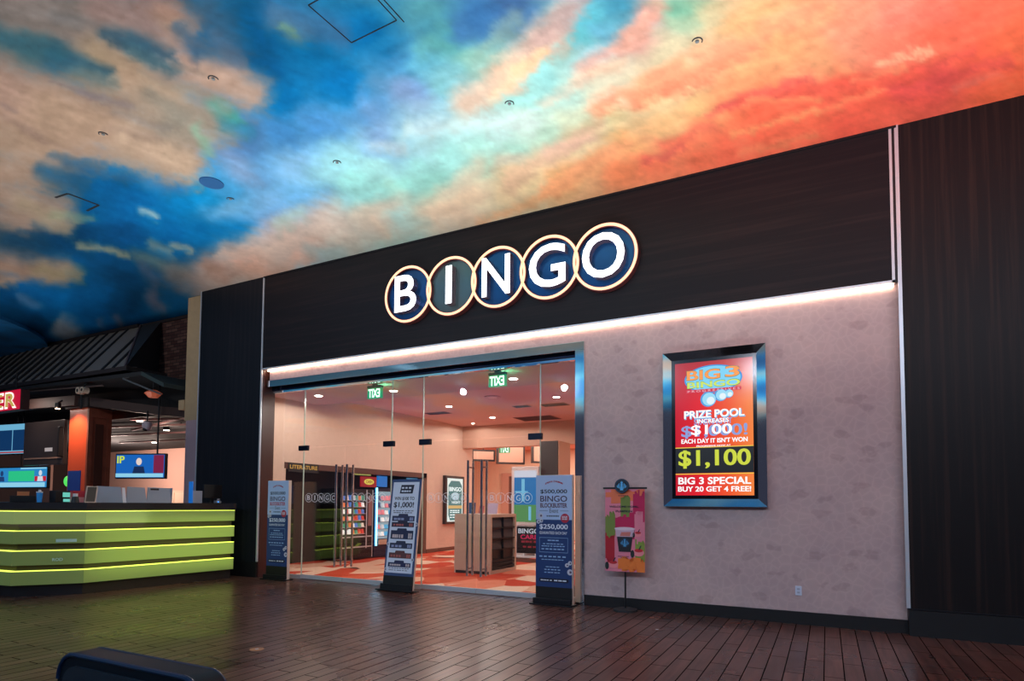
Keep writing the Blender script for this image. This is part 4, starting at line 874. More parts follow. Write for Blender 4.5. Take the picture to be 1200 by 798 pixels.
bm = bmesh.new(); box(bm, .0, .012, -.6, -.57, .3, 1.88); box(bm, 0, .012, .34, .37, .3, 1.88); box(bm, 0, .012, -.58, .6, .60, .635); box(bm, 0, .012, -.58, .6, .33, .36); box(bm, 0, .012, .585, .61, .05, 1.88); finish('trim_bars', bm, STEEL, vm)
bm = bmesh.new()
for k in range(6): box(bm, -.1, -.01, -.56, .34, .70 + .18 * k - .015, .70 + .18 * k)
finish('shelves', bm, STEEL, vm)
pbox('control_panel', mat('vend_panel', (120, 84, 84), .4, emit=(150, 90, 84), strength=.25), vm, 0, .012, .42, .56, .9, 1.72)
pbox('delivery_flap', DARKM, vm, 0, .01, -.5, .3, .38, .56)
pbox('glass_door', VG, vm, -.004, .006, -.56, .34, .62, 1.8)
pal = [('cream', (230, 214, 196), .7), ('red', (206, 60, 50), .7), ('blue', (70, 120, 200), .6), ('green', (70, 150, 120), .6), ('orange', (226, 120, 60), .7), ('white', (240, 240, 236), .8)]
lv = ['bottom', 'second', 'third', 'fourth', 'fifth', 'top']
for i, o in enumerate(products(None, -.06, -.54, .32, 6, .70, .18, 5, 7, pal)):
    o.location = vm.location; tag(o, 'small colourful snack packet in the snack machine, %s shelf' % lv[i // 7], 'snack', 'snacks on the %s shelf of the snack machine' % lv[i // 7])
vb = thing('drinks_machine', 'vending machine with a bright blue-white lit window at the right of the alcove', 'vending machine', (-11.15, 5.28, 0))
bm = bmesh.new(); box(bm, -.7, -.1, -.68, .68, .03, 1.95); box(bm, -.1, 0, -.68, -.56, .03, 1.95); box(bm, -.1, 0, .56, .68, .03, 1.95); box(bm, -.1, 0, -.56, .56, .03, .52); box(bm, -.1, 0, -.56, .56, 1.85, 1.95); finish('cabinet', bm, mat('vend_navy', (16, 30, 56), .3), vb)
pbox('light_box', emat('vend_white', (190, 225, 240), .55), vb, -.1, -.09, -.56, .56, .52, 1.85)
bm = bmesh.new(); box(bm, .0, .02, -.63, -.57, .34, 1.95); finish('light_strip', bm, emat('cyan_tube', (120, 215, 250), 5), vb)
pbox('side_flash', emat('side_blue', (20, 120, 200), .7), vb, .0, .012, -.675, -.635, .34, 1.95)
bm = bmesh.new()
for k in range(6): box(bm, -.09, -.01, -.56, .56, .60 + .2 * k - .015, .60 + .2 * k)
finish('shelves', bm, mat('shelf_grey', (120, 130, 140), .4), vb)
pbox('coin_shelf', mat('coin_shelf', (190, 160, 140), .5), vb, 0, .03, -.5, .56, .36, .5)
pbox('glass_door', VG, vb, -.004, .006, -.56, .56, .52, 1.85)
pal2 = [('white', (240, 240, 236), .8), ('cyan', (60, 170, 215), .8), ('navy', (30, 60, 120), .5), ('silver', (200, 210, 215), .7), ('pink', (226, 130, 140), .7)]
for i, o in enumerate(products(None, -.05, -.54, .5, 6, .60, .2, 8, 6, pal2)):
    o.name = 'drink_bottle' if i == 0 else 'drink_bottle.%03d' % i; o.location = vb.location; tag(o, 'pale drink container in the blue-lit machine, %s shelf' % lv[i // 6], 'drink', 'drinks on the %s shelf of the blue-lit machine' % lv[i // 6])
def wall_sign(name, lab, y0, y1, z0, z1, c, x=-11.14, text=None, tc=None, s=.8):
    t = thing(name, lab, 'sign', (x, (y0 + y1) / 2, (z0 + z1) / 2), PI / 2); hw, hh = (y1 - y0) / 2, (z1 - z0) / 2
    pbox('sign_face', emat(name + '_face', c, s), t, -hw, hw, -.05, 0, -hh, hh)
    if text: lettering('lettering', t, [(text, -hw * .85, -hh * .6, hw * .85, hh * .6)], emat(name + '_ink', tc, .8), -.053, .05)
    return t
wall_sign('yellow_sign', 'small yellow sign above the snack machine', 3.72, 4.36, 2.27, 2.39, (200, 196, 110), text='KENO NOW', tc=(40, 60, 30), s=.6)
t = wall_sign('red_sign', 'red sign with a yellow oval above the snack machine', 3.98, 4.60, 1.96, 2.24, (176, 34, 44), s=.7)
bm = bmesh.new(); poly(bm, ell(0, 0, .2, .08), -.053, .001); ov = finish('yellow_oval', bm, emat('yellow_oval', (236, 214, 90), .9), t, smooth='keep'); lettering('lettering', ov, [('CASH', -.13, -.04, .13, .04)], emat('oval_ink', (150, 40, 30), .8), -.056, .05)
wall_sign('blue_sign', 'plain bright blue sign above the drinks machine', 4.66, 5.06, 1.98, 2.28, (20, 120, 205), s=.8)
wall_sign('small_blue_sign', 'small pale blue panel at the right top corner of the alcove', 6.0, 6.5, 2.14, 2.28, (90, 160, 205), s=.5)

# kiosk with brochure shelves
ks = thing('brochure_kiosk', 'cream kiosk box with black pigeonhole shelves on its right side, standing on the orange carpet', 'kiosk', (-6.87, 2.78, .004))
bm = bmesh.new(); box(bm, -.46, .38, .06, 1.14, .07, 1.22); box(bm, -.46, .46, 0, .06, .07, 1.22); box(bm, -.46, .46, 1.14, 1.2, .07, 1.22); box(bm, -.46, .46, 0, 1.2, 1.22, 1.29, .004); box(bm, -.46, .46, 0, 1.2, .0, .07)
finish('body', bm, mat('kiosk_cream', (196, 172, 152), .5), ks)
pbox('plinth', BLACK, ks, -.42, .42, -.004, .0, 0, .06)
bm = bmesh.new(); box(bm, .38, .40, .06, 1.14, .07, 1.22); box(bm, .40, .455, .59, .61, .3, 1.22)
for z in (.12, .2, .28, .5, .74, .98): box(bm, .40, .455, .06, 1.14, z, z + .018)
finish('shelf_insert', bm, mat('kiosk_black', (10, 10, 12), .5), ks)
for r_ in range(3):
    for c_ in range(2):
        y0 = .1 + .54 * c_; z0 = .53 + .24 * r_
        bm = bmesh.new(); hexa(bm, [(.40, y0, z0), (.45, y0, z0), (.45, y0 + .42, z0), (.40, y0 + .42, z0)], [(.40, y0, z0 + .17), (.42, y0, z0 + .12), (.42, y0 + .42, z0 + .12), (.40, y0 + .42, z0 + .17)])
        o = finish('leaflet_pack', bm, mat('leaflets', (60, 58, 60), .6), loc=ks.location); tag(o, 'grey stack of leaflets in the black kiosk shelves, %s row, %s column' % (['lower', 'middle', 'upper'][r_], ['left', 'right'][c_]), 'leaflets', 'leaflet stacks in the kiosk shelves')
def desk_card(x, y, w_, h_, c, lab, rz=0, text=None):
    t = thing('desk_card', lab, 'card', (x, y, 1.294), rz)
    bm = bmesh.new(); hexa(bm, [(-w_ / 2, -.02, 0), (w_ / 2, -.02, 0), (w_ / 2, 0, 0), (-w_ / 2, 0, 0)], [(-w_ / 2, .03, h_), (w_ / 2, .03, h_), (w_ / 2, .04, h_), (-w_ / 2, .04, h_)]); finish('card', bm, c, t)
    bm = bmesh.new(); box(bm, -w_ / 2, w_ / 2, -.03, .09, 0, .008); finish('card_foot', bm, WHITE, t)
desk_card(-7.03, 3.0, .17, .25, mat('card_blue', (40, 76, 120), .5), 'tall dark blue card standing at the left of the kiosk top', .2)
desk_card(-6.84, 3.1, .12, .18, mat('card_pink', (200, 110, 120), .5), 'small pink card on the kiosk top behind the door handles')
desk_card(-6.60, 3.15, .30, .24, mat('card_lavender', (205, 180, 205), .5), 'wide pale lavender card at the right of the kiosk top', -.1)
# standing display and A-board deeper in
dd = thing('display_kiosk', 'tall white-framed screen with blue and green picture behind the right blue banner', 'screen', (-7.83, 7.3, 0), math.radians(6))
bm = bmesh.new(); box(bm, -.42, .42, 0, .18, .9, 2.62, .02); box(bm, -.3, .3, .02, .16, 0, .9, .01); box(bm, -.45, .45, -.1, .3, 0, .05, .01); finish('housing', bm, mat('kiosk_white', (232, 222, 220), .4), dd)
sc = pbox('screen', emat('kiosk_screen', (34, 112, 176), .9), dd, -.33, .36, -.006, 0, 1.35, 2.4)
bm = bmesh.new(); box(bm, -.33, .36, -.008, -.006, 1.0, 1.5); finish('green_picture', bm, emat('kiosk_green', (90, 150, 90), .8), sc)
bm = bmesh.new(); box(bm, -.33, .36, -.008, -.006, 2.3, 2.5); finish('white_band', bm, emat('kiosk_band', (215, 215, 230), .9), sc)
bm = bmesh.new(); box(bm, -.3, .1, -.01, -.008, 1.85, 1.9); box(bm, -.1, 0, -.01, -.008, 1.6, 2.25); box(bm, .12, .2, -.01, -.008, 1.05, 1.45); finish('picture_bars', bm, emat('kiosk_pale', (120, 190, 225), .9), sc)
ab = thing('floor_sign', 'black floor sign reading BINGO in white and pink beside the display kiosk', 'sign', (-7.5, 6.95, .004), math.radians(4))
bm = bmesh.new(); box(bm, -.4, .4, 0, .06, .12, .88, .01); finish('board', bm, BLACK, ab)
bm = bmesh.new(); box(bm, -.42, .42, -.14, .2, 0, .05, .01); box(bm, -.2, -.16, 0, .05, .05, .12); box(bm, .16, .2, 0, .05, .05, .12); finish('foot', bm, WHITE, ab)
lettering('lettering', ab, [('BINGO', -.35, .68, .3, .82)], emat('aboard_white', (220, 225, 240), .6), -.002, .05)
lettering('lettering', ab, [('CARD', -.28, .52, .3, .65)], emat('aboard_pink', (226, 50, 100), .6), -.002, .06)
bm = bmesh.new(); dashes(bm, -.25, .25, .42, .06, -.003, 4, 2); dashes(bm, -.2, .25, .28, .05, -.003, 3, 3); finish('small_print', bm, mat('aboard_dim', (150, 50, 70), .5), ab, smooth='keep')
# square column and framed wall panels in the rear room
co = thing('square_column', 'dark brown and cream square column inside the lobby above the right banner', 'column', (-7.19, 7.6, 0))
pbox('dark_face', mat('column_dark', (56, 46, 46), .4), co, -.27, .27, -.0, .04, 0, 3.37); pbox('cream_body', mat('column_cream', (220, 184, 158), .7), co, -.3, .3, .04, .9, 0, 3.37)
for (x, z0, z1, w_, lab) in ((-12.2, 3.3, 3.62, .42, 'leftmost dark-framed wall panel high in the rear room'), (-10.95, 3.15, 3.75, .5, 'middle framed wall panel high in the rear room, right of the small exit sign'), (-9.6, 3.15, 3.75, .35, 'narrow framed wall panel high in the rear room beside the column')):
    t = thing('hanging_screen', lab, 'screen', (x, 12.4, z0), .8)
    pbox('frame', mat('screen_frame', (40, 30, 30), .4), t, -w_ - .07, w_ + .07, 0, .14, -.07, z1 - z0 + .07); pbox('panel', mat('screen_face', (190, 150, 132), .5), t, -w_, w_, -.004, 0, 0, z1 - z0)
    bm = bmesh.new(); bar(bm, (0, .04, z1 - z0), (0, .04, 3.9 - z0), .02, 8); finish('hanger', bm, DARKM, t)
for (x, y, lab) in ((-12.1, 15.45, 'dark slatted door panel on the rear wall of the lobby'), ):
    t = thing('slatted_panel', lab, 'panel', (x, y - .06, .004)); pbox('panel', mat('panel_pink', (206, 160, 140), .6), t, -.9, .9, 0, .05, 0, 2.9)
    bm = bmesh.new(); [box(bm, -.5 + .3 * k, -.36 + .3 * k, -.02, 0, .3, 2.75) for k in range(4)]; finish('slats', bm, mat('slat_brown', (110, 76, 66), .6), t)

# ------------------------------------------------------------------ service counter with green lit bands
ct = thing('service_counter', 'angular service counter faced with four glowing green bands under a black top', 'counter', (0, 0, 0))
FP = [(-10.55, -.34), (-10.78, -2.97), (-11.36, -3.72), (-13.6, -3.95), (-16.5, -3.6)]
def off(pts, d):
    """offset the counter line inwards (to the left of walking direction)"""
    out = []
    n = len(pts)
    for i in range(n):
        ns = []
        for a, b in ((i - 1, i), (i, i + 1)):
            if a < 0 or b >= n: continue
            v = Vector((pts[b][0] - pts[a][0], pts[b][1] - pts[a][1])).normalized(); ns.append(Vector((v.y, -v.x)))
        m = sum(ns, Vector((0, 0))).normalized(); m = m / max(m.dot(ns[0]), .5)
        out.append((pts[i][0] + m.x * d, pts[i][1] + m.y * d))
    return out
def strip(bm, d0, d1, z0, z1, seg=None, pts=FP):
    A = off(pts, d0); B = off(pts, d1)
    rng = range(len(pts) - 1) if seg is None else [seg]
    for i in rng:
        hexa(bm, [(*A[i], z0), (*A[i + 1], z0), (*B[i + 1], z0), (*B[i], z0)], [(*A[i], z1), (*A[i + 1], z1), (*B[i + 1], z1), (*B[i], z1)])
bm = bmesh.new(); strip(bm, .10, .75, .0, 1.38); finish('carcass', bm, mat('counter_dark', (38, 26, 28), .5), ct)
bm = bmesh.new(); strip(bm, -.05, .8, 1.385, 1.5); finish('countertop', bm, mat('counter_black', (20, 20, 24), .25), ct)
BAND = mat('green_acrylic', (118, 132, 84), .3, emit=(112, 130, 66), strength=.30)
LEDG = mat('lime_led', (225, 240, 120), .5, emit=(222, 238, 90), strength=1.5)
for k, (z0, z1) in enumerate(((.19, .415), (.50, .735), (.84, 1.05), (1.153, 1.365))):
    for s in range(4):
        bm = bmesh.new(); strip(bm, .0, .10, z0, z1 - .012, s); bd = finish('green_band', bm, BAND, ct)
        bm = bmesh.new(); strip(bm, -.006, .09, z1 - .012, z1 - .001, s); finish('led_strip', bm, LEDG, bd)
o = lettering('bracket_logo', ct, [('ROD', -.0, 0, .14, .05)], mat('decal_white', (205, 235, 225), .5), 0, .04); o.location = (-11.02, -3.32, .56); o.rotation_euler = (0, 0, math.radians(52))
o = pbox('white_decal', mat('decal_white', (205, 235, 225), .5), ct, -.14, .14, -.003, 0, 0, .05); o.location = (-10.93, -3.17, .86); o.rotation_euler = (0, 0, math.radians(52))
area_light('counter_spill_light', (-10.42, -1.6, .75), (math.radians(90), 0, math.radians(90)), 2.6, 9, (.75, .95, .2), 1.0)

# things on the counter
ZC = 1.5
t = thing('trifold_board', 'wide grey folding board standing open on the black counter', 'board', (-11.15, -1.85, ZC), PI / 2)
bm = bmesh.new()
for (x0, x1, y0, y1) in ((-.72, -.33, .12, .0), (-.27, .1, 0, 0), (.1, .58, 0, .0), (.58, .63, 0, .14)):
    hexa(bm, [(x0, y0, 0), (x1, y1, 0), (x1, y1 + .02, 0), (x0, y0 + .02, 0)], [(x0 + .06, y0 + .08, .29), (x1 + .0, y1 + .08, .28), (x1, y1 + .1, .28), (x0 + .06, y0 + .1, .29)])
finish('board', bm, mat('board_grey', (150, 160, 172), .6), t)
bm = bmesh.new(); hexa(bm, [(-.33, -.002, 0), (-.27, -.002, 0), (-.27, .01, 0), (-.33, .01, 0)], [(-.31, .075, .27), (-.26, .075, .27), (-.26, .085, .27), (-.31, .085, .27)]); finish('white_strip', bm, WHITE, t)
pbox('black_tag', BLACK, t, .2, .36, .064, .07, .235, .27)
t = thing('menu_frame', 'small framed black menu leaning on the counter before the wood pillar', 'frame', (-11.1, -2.72, ZC), PI / 2)
bm = bmesh.new(); hexa(bm, [(-.12, 0, 0), (.06, 0, 0), (.06, .02, 0), (-.12, .02, 0)], [(-.05, .08, .28), (.13, .08, .28), (.13, .1, .28), (-.05, .1, .28)]); finish('frame', bm, mat('frame_silver', (150, 150, 150), .3, .7), t)
bm = bmesh.new(); hexa(bm, [(-.1, .002, .015), (.045, .002, .015), (.045, .006, .015), (-.1, .006, .015)], [(-.035, .074, .265), (.108, .074, .265), (.108, .08, .265), (-.035, .08, .265)]); finish('sheet', bm, mat('menu_black', (20, 34, 38), .4), t)
t = thing('cash_register_monitor', 'black monitor on a stand at the right end of the counter', 'monitor', (-11.0, -.52, ZC), PI / 2 + .1)
bm = bmesh.new(); box(bm, -.2, .24, 0, .04, .1, .37, .008); finish('monitor', bm, BLACK, t); bm = bmesh.new(); box(bm, -.03, .05, .03, .08, 0, .15); box(bm, -.12, .14, -.05, .13, 0, .02, .006); finish('stand', bm, DARKM, t)
t = thing('card_box', 'small grey box with a blue edge beside the black monitor', 'box', (-11.0, -.84, ZC), PI / 2)
bm = bmesh.new(); box(bm, -.1, .1, 0, .12, 0, .24, .004); finish('box', bm, mat('box_grey', (150, 156, 170), .5), t); pbox('blue_edge', mat('edge_blue', (30, 120, 205), .5, emit=(20, 110, 200), strength=.4), t, -.125, -.1, 0, .1, 0, .42)
t = thing('hand_scanner', 'small black and white scanner with a blue light before the monitor', 'scanner', (-10.85, -.48, ZC), PI / 2)
bm = bmesh.new(); box(bm, -.06, .06, 0, .08, 0, .05, .012); cyl(bm, (.02, .04, .05), .03, .04, seg=16); finish('body', bm, mat('scanner_grey', (120, 125, 135), .4), t, smooth=True); pbox('indicator', emat('scanner_led', (60, 150, 240), 2), t, -.03, 0, -.003, 0, .015, .035)
# further left on the counter's long run
def at_counter(u): # point on the far leg of the counter, u metres left of its corner
    return (-11.75 - u, -3.45)
def cup_(x, y, c, lab, h_=.16, r_=.045):
    t = thing('paper_cup', lab, 'cup', (x, y, ZC)); bm = bmesh.new(); cyl(bm, (0, 0, 0), r_ * .75, h_, r2=r_, seg=24); finish('cup', bm, c, t, smooth=True)
    bm = bmesh.new(); cyl(bm, (0, 0, h_), r_ * 1.08, .018, seg=24); cyl(bm, (0, 0, h_ + .018), r_ * .5, .03, seg=16, r2=.02); finish('lid', bm, WHITE, t, smooth=True)
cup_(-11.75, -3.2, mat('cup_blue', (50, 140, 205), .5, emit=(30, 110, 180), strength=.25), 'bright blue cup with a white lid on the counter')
t = thing('ticket_printer', 'black and teal ticket printer between the blue cup and the red box', 'printer', (-11.55, -2.93, ZC), PI / 2)
bm = bmesh.new(); box(bm, -.13, .13, 0, .2, 0, .2, .01); finish('body', bm, BLACK, t); bm = bmesh.new(); box(bm, -.02, .1, -.006, 0, .09, .17); box(bm, -.01, .11, -.006, 0, .01, .06); finish('display', bm, emat('teal_screen', (110, 205, 190), .9), t)
t = thing('red_box', 'red and white patterned carton standing on the counter', 'box', (-11.45, -2.72, ZC), PI / 2)
pbox('carton', mat('carton_red', (200, 30, 56), .5), t, -.12, .1, 0, .16, .09, .2); pbox('carton_lower', mat('carton_pink', (226, 150, 150), .5), t, -.12, .1, 0, .16, 0, .09)
t = thing('brown_jar', 'small dark jar with a cream lid beside the printer', 'jar', (-11.72, -3.02, ZC)); bm = bmesh.new(); cyl(bm, (0, 0, 0), .045, .11, seg=20, r2=.03); finish('jar', bm, mat('jar_brown', (70, 52, 50), .4), t, smooth=True); bm = bmesh.new(); cyl(bm, (0, 0, .11), .024, .03, seg=16); finish('lid', bm, mat('jar_lid', (220, 190, 170), .5), t, smooth=True)
t = thing('cash_till', 'low black drawer with an orange box edge at the left of the counter', 'drawer', (-12.05, -3.3, ZC), 1.2); pbox('drawer', BLACK, t, -.17, .17, 0, .2, 0, .11, .01); pbox('orange_top', mat('orange_card', (226, 140, 90), .5), t, -.08, .08, .05, .15, .11, .18)
t = thing('dark_bottle', 'short dark bottle with a white cap before the blue wall panel', 'bottle', (-11.2, -2.93, ZC)); bm = bmesh.new(); cyl(bm, (0, 0, 0), .06, .1, seg=20, r2=.045); finish('bottle', bm, BLACK, t, smooth=True); bm = bmesh.new(); cyl(bm, (0, 0, .1), .035, .05, seg=16); finish('cap', bm, WHITE, t, smooth=True)

# ------------------------------------------------------------------ bar building beyond the counter
# cream pier beside the dark panel
w = sroot('wall_pier'); pbox('pier_upper', mat('cream_stucco', (176, 152, 118), .8, noise=.05), w, -12.92, XL0 - .03, .12, .6, 3.36, 6.19); pbox('pier_lower', mat('lavender_stucco', (176, 150, 158), .8), w, -12.86, XL0 - .03, .12, .6, 0, 3.36); pbox('pier_ledge', mat('cream_stucco', (176, 152, 118), .8), w, -13.12, -12.92, .1, .6, 3.62, 3.84)
ROOFM = mat('seamed_roof', (128, 124, 120), .6); DKB = mat('bar_dark_beam', (36, 30, 32), .6); BRN = mat('bar_brown_beam', (66, 48, 44), .6)
rf = thing('mansard_roof', 'dark ribbed metal mansard roof above the bar', 'roof', (0, 0, 0))
e0, e1 = Vector((-32, -.35, 4.78)), Vector((-14.62, -.25, 4.70)); r0, r1 = Vector((-32, .85, 6.16)), Vector((-16.02, .9, 6.17)); g1 = Vector((-15.15, .9, 6.17)); g0 = Vector((-15.2, .9, 4.70))
bm = bmesh.new(); b_ = Vector((0, .25, -.12))
hexa(bm, [e0, e1, r1, r0], [e0 + b_, e1 + b_, r1 + b_ * .3, r0 + b_ * .3]); finish('roof_sheet', bm, ROOFM, rf)
bm = bmesh.new(); hexa(bm, [e1, g0, g1, r1], [e1 + Vector((-.1, .1, 0)), g0 + Vector((-.1, .0, 0)), g1 + Vector((-.1, 0, -.01)), r1 + Vector((-.1, 0, -.01))]); finish('end_sheet', bm, mat('roof_end', (44, 48, 52), .6), rf)
for k in range(27):
    t_ = k / 26; xr = r1.x + (r0.x - r1.x) * t_ * .75
    p = Vector((xr, .9 - .05 * t_, 6.165)); q = Vector((xr + 0.0, -.25 - .1 * t_, 4.71 + .08 * t_))
    if k == 0: q = Vector((e1.x, e1.y, e1.z))
    bm = bmesh.new(); n_ = (q - p).cross(Vector((1, 0, 0))).normalized() * .028
    if n_.y > 0: n_ = -n_
    bar(bm, p + n_ * .4, q + n_ * .4, .032, 6); finish('standing_seam', bm, mat('seam_dark', (30, 31, 36), .5) if k else mat('hip_seam', (96, 86, 92), .5), rf)
for k in range(1, 5):
    q = Vector((r1.x + .46 * k, -.25, 4.71)); t_ = (q.x - r1.x) / (e1.x - r1.x)
    if t_ < .95:
        p = r1 + (e1 - r1) * t_; bm = bmesh.new(); bar(bm, (p.x, p.y - .02, p.z + .01), (q.x, -.27, 4.71), .03, 6); finish('standing_seam', bm, mat('seam_dark', (30, 31, 36), .5), rf)
sbox('trim_12', DKB, -32, -16.0, .8, 1.0, 6.12, 6.19)
w = sroot('wall_brick'); pbox('brickwork', BRICK, w, -16.2, -12.95, .93, 1.1, 3.9, 6.18); pbox('coping', DKB, w, -16.0, -12.95, .88, 1.12, 6.12, 6.19)
# eave and gable canopy under the roof
cp = thing('bar_canopy', 'dark pitched canopy frame under the metal roof', 'canopy', (0, 0, 0))
bm = bmesh.new(); hexa(bm, [(-32, -.4, 4.66), (-14.5, -.3, 4.60), (-14.5, .7, 4.5), (-32, .7, 4.5)], [(-32, -.4, 4.78), (-14.5, -.3, 4.70), (-14.5, .7, 4.7), (-32, .7, 4.7)]); finish('eave', bm, DKB, cp)
bm = bmesh.new(); hexa(bm, [(-13.83, -.35, 4.40), (-12.98, -.35, 4.06), (-12.98, .8, 4.06), (-13.83, .8, 4.40)], [(-13.83, -.35, 4.49), (-12.98, -.35, 4.15), (-12.98, .8, 4.15), (-13.83, .8, 4.49)]); finish('gable_slope', bm, mat('canopy_green', (40, 56, 58), .6), cp)
bm = bmesh.new(); hexa(bm, [(-20, -.35, 4.52), (-13.83, -.35, 4.40), (-13.83, .8, 4.40), (-20, .8, 4.52)], [(-20, -.35, 4.6), (-13.83, -.35, 4.49), (-13.83, .8, 4.49), (-20, .8, 4.6)]); finish('canopy_deck', bm, mat('canopy_dark', (26, 28, 32), .7), cp)
bm = bmesh.new(); beam(bm, (-14.6, -.3, 4.40), (-13.15, -.3, 3.92), .04, .03); beam(bm, (-14.6, -.3, 4.40), (-13.9, -.3, 4.47), .03, .025); finish('metal_strut', bm, mat('strut_grey', (110, 115, 120), .4, .5), cp)
bm = bmesh.new(); beam(bm, (-15.6, -.2, 4.34), (-19, -.2, 4.48), .03, .03); beam(bm, (-15.0, -.25, 4.46), (-18.0, -.25, 4.56), .03, .03); finish('canopy_rail', bm, mat('rail_brown', (90, 74, 72), .5), cp)
pbox('back_board', mat('board_dark', (24, 24, 28), .8), cp, -32, -12.95, .84, .92, 3.72, 4.55)
# long brown beams
t = thing('timber_beam', 'brown beam running back from the pillar top toward the cream pier', 'beam', (-16.6, .0, 0)); bm = bmesh.new(); beam(bm, (0, .0, 4.05), (1.9, .75, 3.78), .14, .22); beam(bm, (1.9, .75, 3.78), (3.6, .78, 3.60), .14, .22); finish('beam', bm, BRN, t)
t = thing('timber_beam', 'brown beam running left from the orange pillar behind the red sign', 'beam', (-16.6, -.1, 0)); bm = bmesh.new(); beam(bm, (-.3, .0, 4.08), (-9, .2, 4.36), .14, .26); finish('beam', bm, BRN, t)
# pillar
pl = thing('panelled_pillar', 'square bar pillar, one side glowing orange and the other dark wood panelling', 'pillar', (-17.0, .26, 0))
bm = bmesh.new(); box(bm, -.42, .38, -.26, .30, 0, 3.92); finish('core', bm, mat('pillar_orange', (206, 84, 50), .35), pl)
bm = bmesh.new(); box(bm, .38, .42, -.26, .30, 0, 3.92); box(bm, .42, .45, -.26, -.16, 0, 3.9); box(bm, .42, .45, .2, .30, 0, 3.9); box(bm, .42, .45, -.16, .2, 3.66, 3.9); finish('wood_panelling', bm, mat('pillar_wood', (128, 70, 54), .45, noise=.15, scale=6), pl)
pbox('inset_panel', mat('pillar_inset', (70, 38, 32), .5), pl, .42, .428, -.08, .12, .3, 3.5)
bm = bmesh.new(); box(bm, -.5, .52, -.34, .36, 3.9, 4.15, .02); finish('capital', bm, DKB, pl)
pbox('blue_panel', mat('pillar_blue', (30, 60, 126), .4, emit=(16, 40, 110), strength=.2), pl, -.38, .2, -.275, -.26, 0, 2.3)
t = thing('spot_lamp', 'dark spot lamp lighting the orange side of the pillar', 'lamp', (-17.15, -.42, 3.95)); bm = bmesh.new(); cyl(bm, (0, 0, -.1), .07, .14, seg=18); bar(bm, (0, 0, .04), (0, .1, .12), .02, 8); finish('housing', bm, BLACK, t, smooth=True)
bm = bmesh.new(); cyl(bm, (0, 0, -.112), .05, .01, seg=18); finish('bulb', bm, emat('bulb_warm', (255, 210, 160), 10), t)
spot('pillar_lamp', (-17.05, -.62, 3.9), 130, (1, .66, .45), 110, .04, (math.radians(25), 0, 0))
# sign ER
sg = thing('red_lightbox_sign', 'red lightbox sign ending in ER at the left edge, hanging under the canopy', 'sign', (-17.95, -1.2, 3.72))
bm = bmesh.new(); box(bm, -3.2, .74, .004, .2, .01, .50, .01); finish('box', bm, mat('sign_housing', (40, 24, 28), .5), sg); pbox('red_face', emat('sign_red', (206, 16, 56), .85), sg, -3.2, .74, -.004, .004, .015, .495)
lettering('letter_outline', sg, [('E', -.55, .05, -.03, .46, .22), ('R', .03, .05, .60, .46, .22)], emat('sign_outline', (250, 225, 215), 1.6), -.01, .1)
lettering('letter_fill', sg, [('E', -.50, .09, -.08, .42), ('R', .085, .09, .545, .42)], emat('sign_gold', (196, 176, 90), .9), -.02, .045)
bm = bmesh.new(); [bar(bm, (x, .1, .5), (x, .1, .95), .02, 8) for x in (-2, .3)]; finish('hanger', bm, DARKM, sg)
# screens
def tv_screen(name, lab, loc, rz, w_, h_, c, tilt=0, s=.9):
    t = thing(name, lab, 'screen', loc, rz); t.rotation_euler = (tilt, 0, rz)
    bm = bmesh.new(); box(bm, -w_ / 2, w_ / 2, 0, .08, 0, h_, .01); finish('housing', bm, BLACK, t)
    sc_ = pbox('screen_face', emat(name + '_face_%d' % abs(int(loc[0] * 10)), c, s), t, -w_ / 2 + .03, w_ / 2 - .03, -.004, 0, .03, h_ - .03)
    bm = bmesh.new(); hx_ = .4 if name == 'news_screen' else 0; bar(bm, (hx_, .06, h_), (hx_, .06, 4.385 - loc[2]), .02, 8); finish('hanger', bm, DARKM, t)
    return t, sc_
t, s_ = tv_screen('wall_screen', 'blue menu screen hanging at the left edge of the bar', (-20.9, .3, 2.86), .12, 1.7, .92, (110, 180, 215), 0, .9)
bm = bmesh.new(); box(bm, -.78, -.12, -.008, -.004, .12, .72); box(bm, -.08, .74, -.008, -.004, .12, .72); finish('menu_block', bm, emat('menu_navy', (8, 52, 96), .9), s_)
bm = bmesh.new(); box(bm, -.78, .74, -.008, -.004, .05, .09); finish('red_line', bm, emat('menu_red', (170, 50, 50), .9), s_)
t, s_ = tv_screen('sports_screen', 'long sports screen with green field and blue banner above the counter', (-20.6, .3, 1.88), .1, 2.6, .62, (40, 130, 190), 0, 1.0)
bm = bmesh.new(); box(bm, -.45, .72, -.008, -.004, .2, .5); finish('green_field', bm, emat('tv_green', (40, 190, 130), 1), s_)
bm = bmesh.new(); box(bm, -1.25, 1.2, -.008, -.004, .04, .17); box(bm, .1, 1.25, -.008, -.004, .55, .585); finish('white_ticker', bm, emat('tv_ticker', (140, 205, 230), 1), s_)
bm = bmesh.new(); box(bm, .75, 1.25, -.008, -.004, .2, .34); finish('red_corner', bm, emat('tv_red', (190, 30, 50), 1), s_)
for x, c in ((-.75, (30, 60, 110)), (1.0, (215, 225, 235))):
    bm = bmesh.new(); poly(bm, ell(x, .43, .07, .08, 16), -.012, .002); poly(bm, [(x - .13, .2), (x + .13, .2), (x + .1, .34), (x - .1, .34)], -.012, .002); finish('presenter', bm, emat('presenter_%d' % (x > 0), c, .9), s_, smooth='keep')
t, s_ = tv_screen('news_screen', 'blue news screen hanging in the bar between pillar and pier', (-14.9, .35, 2.08), .35, 1.35, .62, (20, 100, 190), 0, .9)
bm = bmesh.new(); box(bm, -.65, .62, -.008, -.004, .04, .13); finish('ticker', bm, emat('tv_ticker', (140, 205, 230), 1), s_)
bm = bmesh.new(); box(bm, .36, .63, -.008, -.004, .14, .58); finish('maroon_corner', bm, emat('tv_maroon', (120, 30, 66), 1), s_)
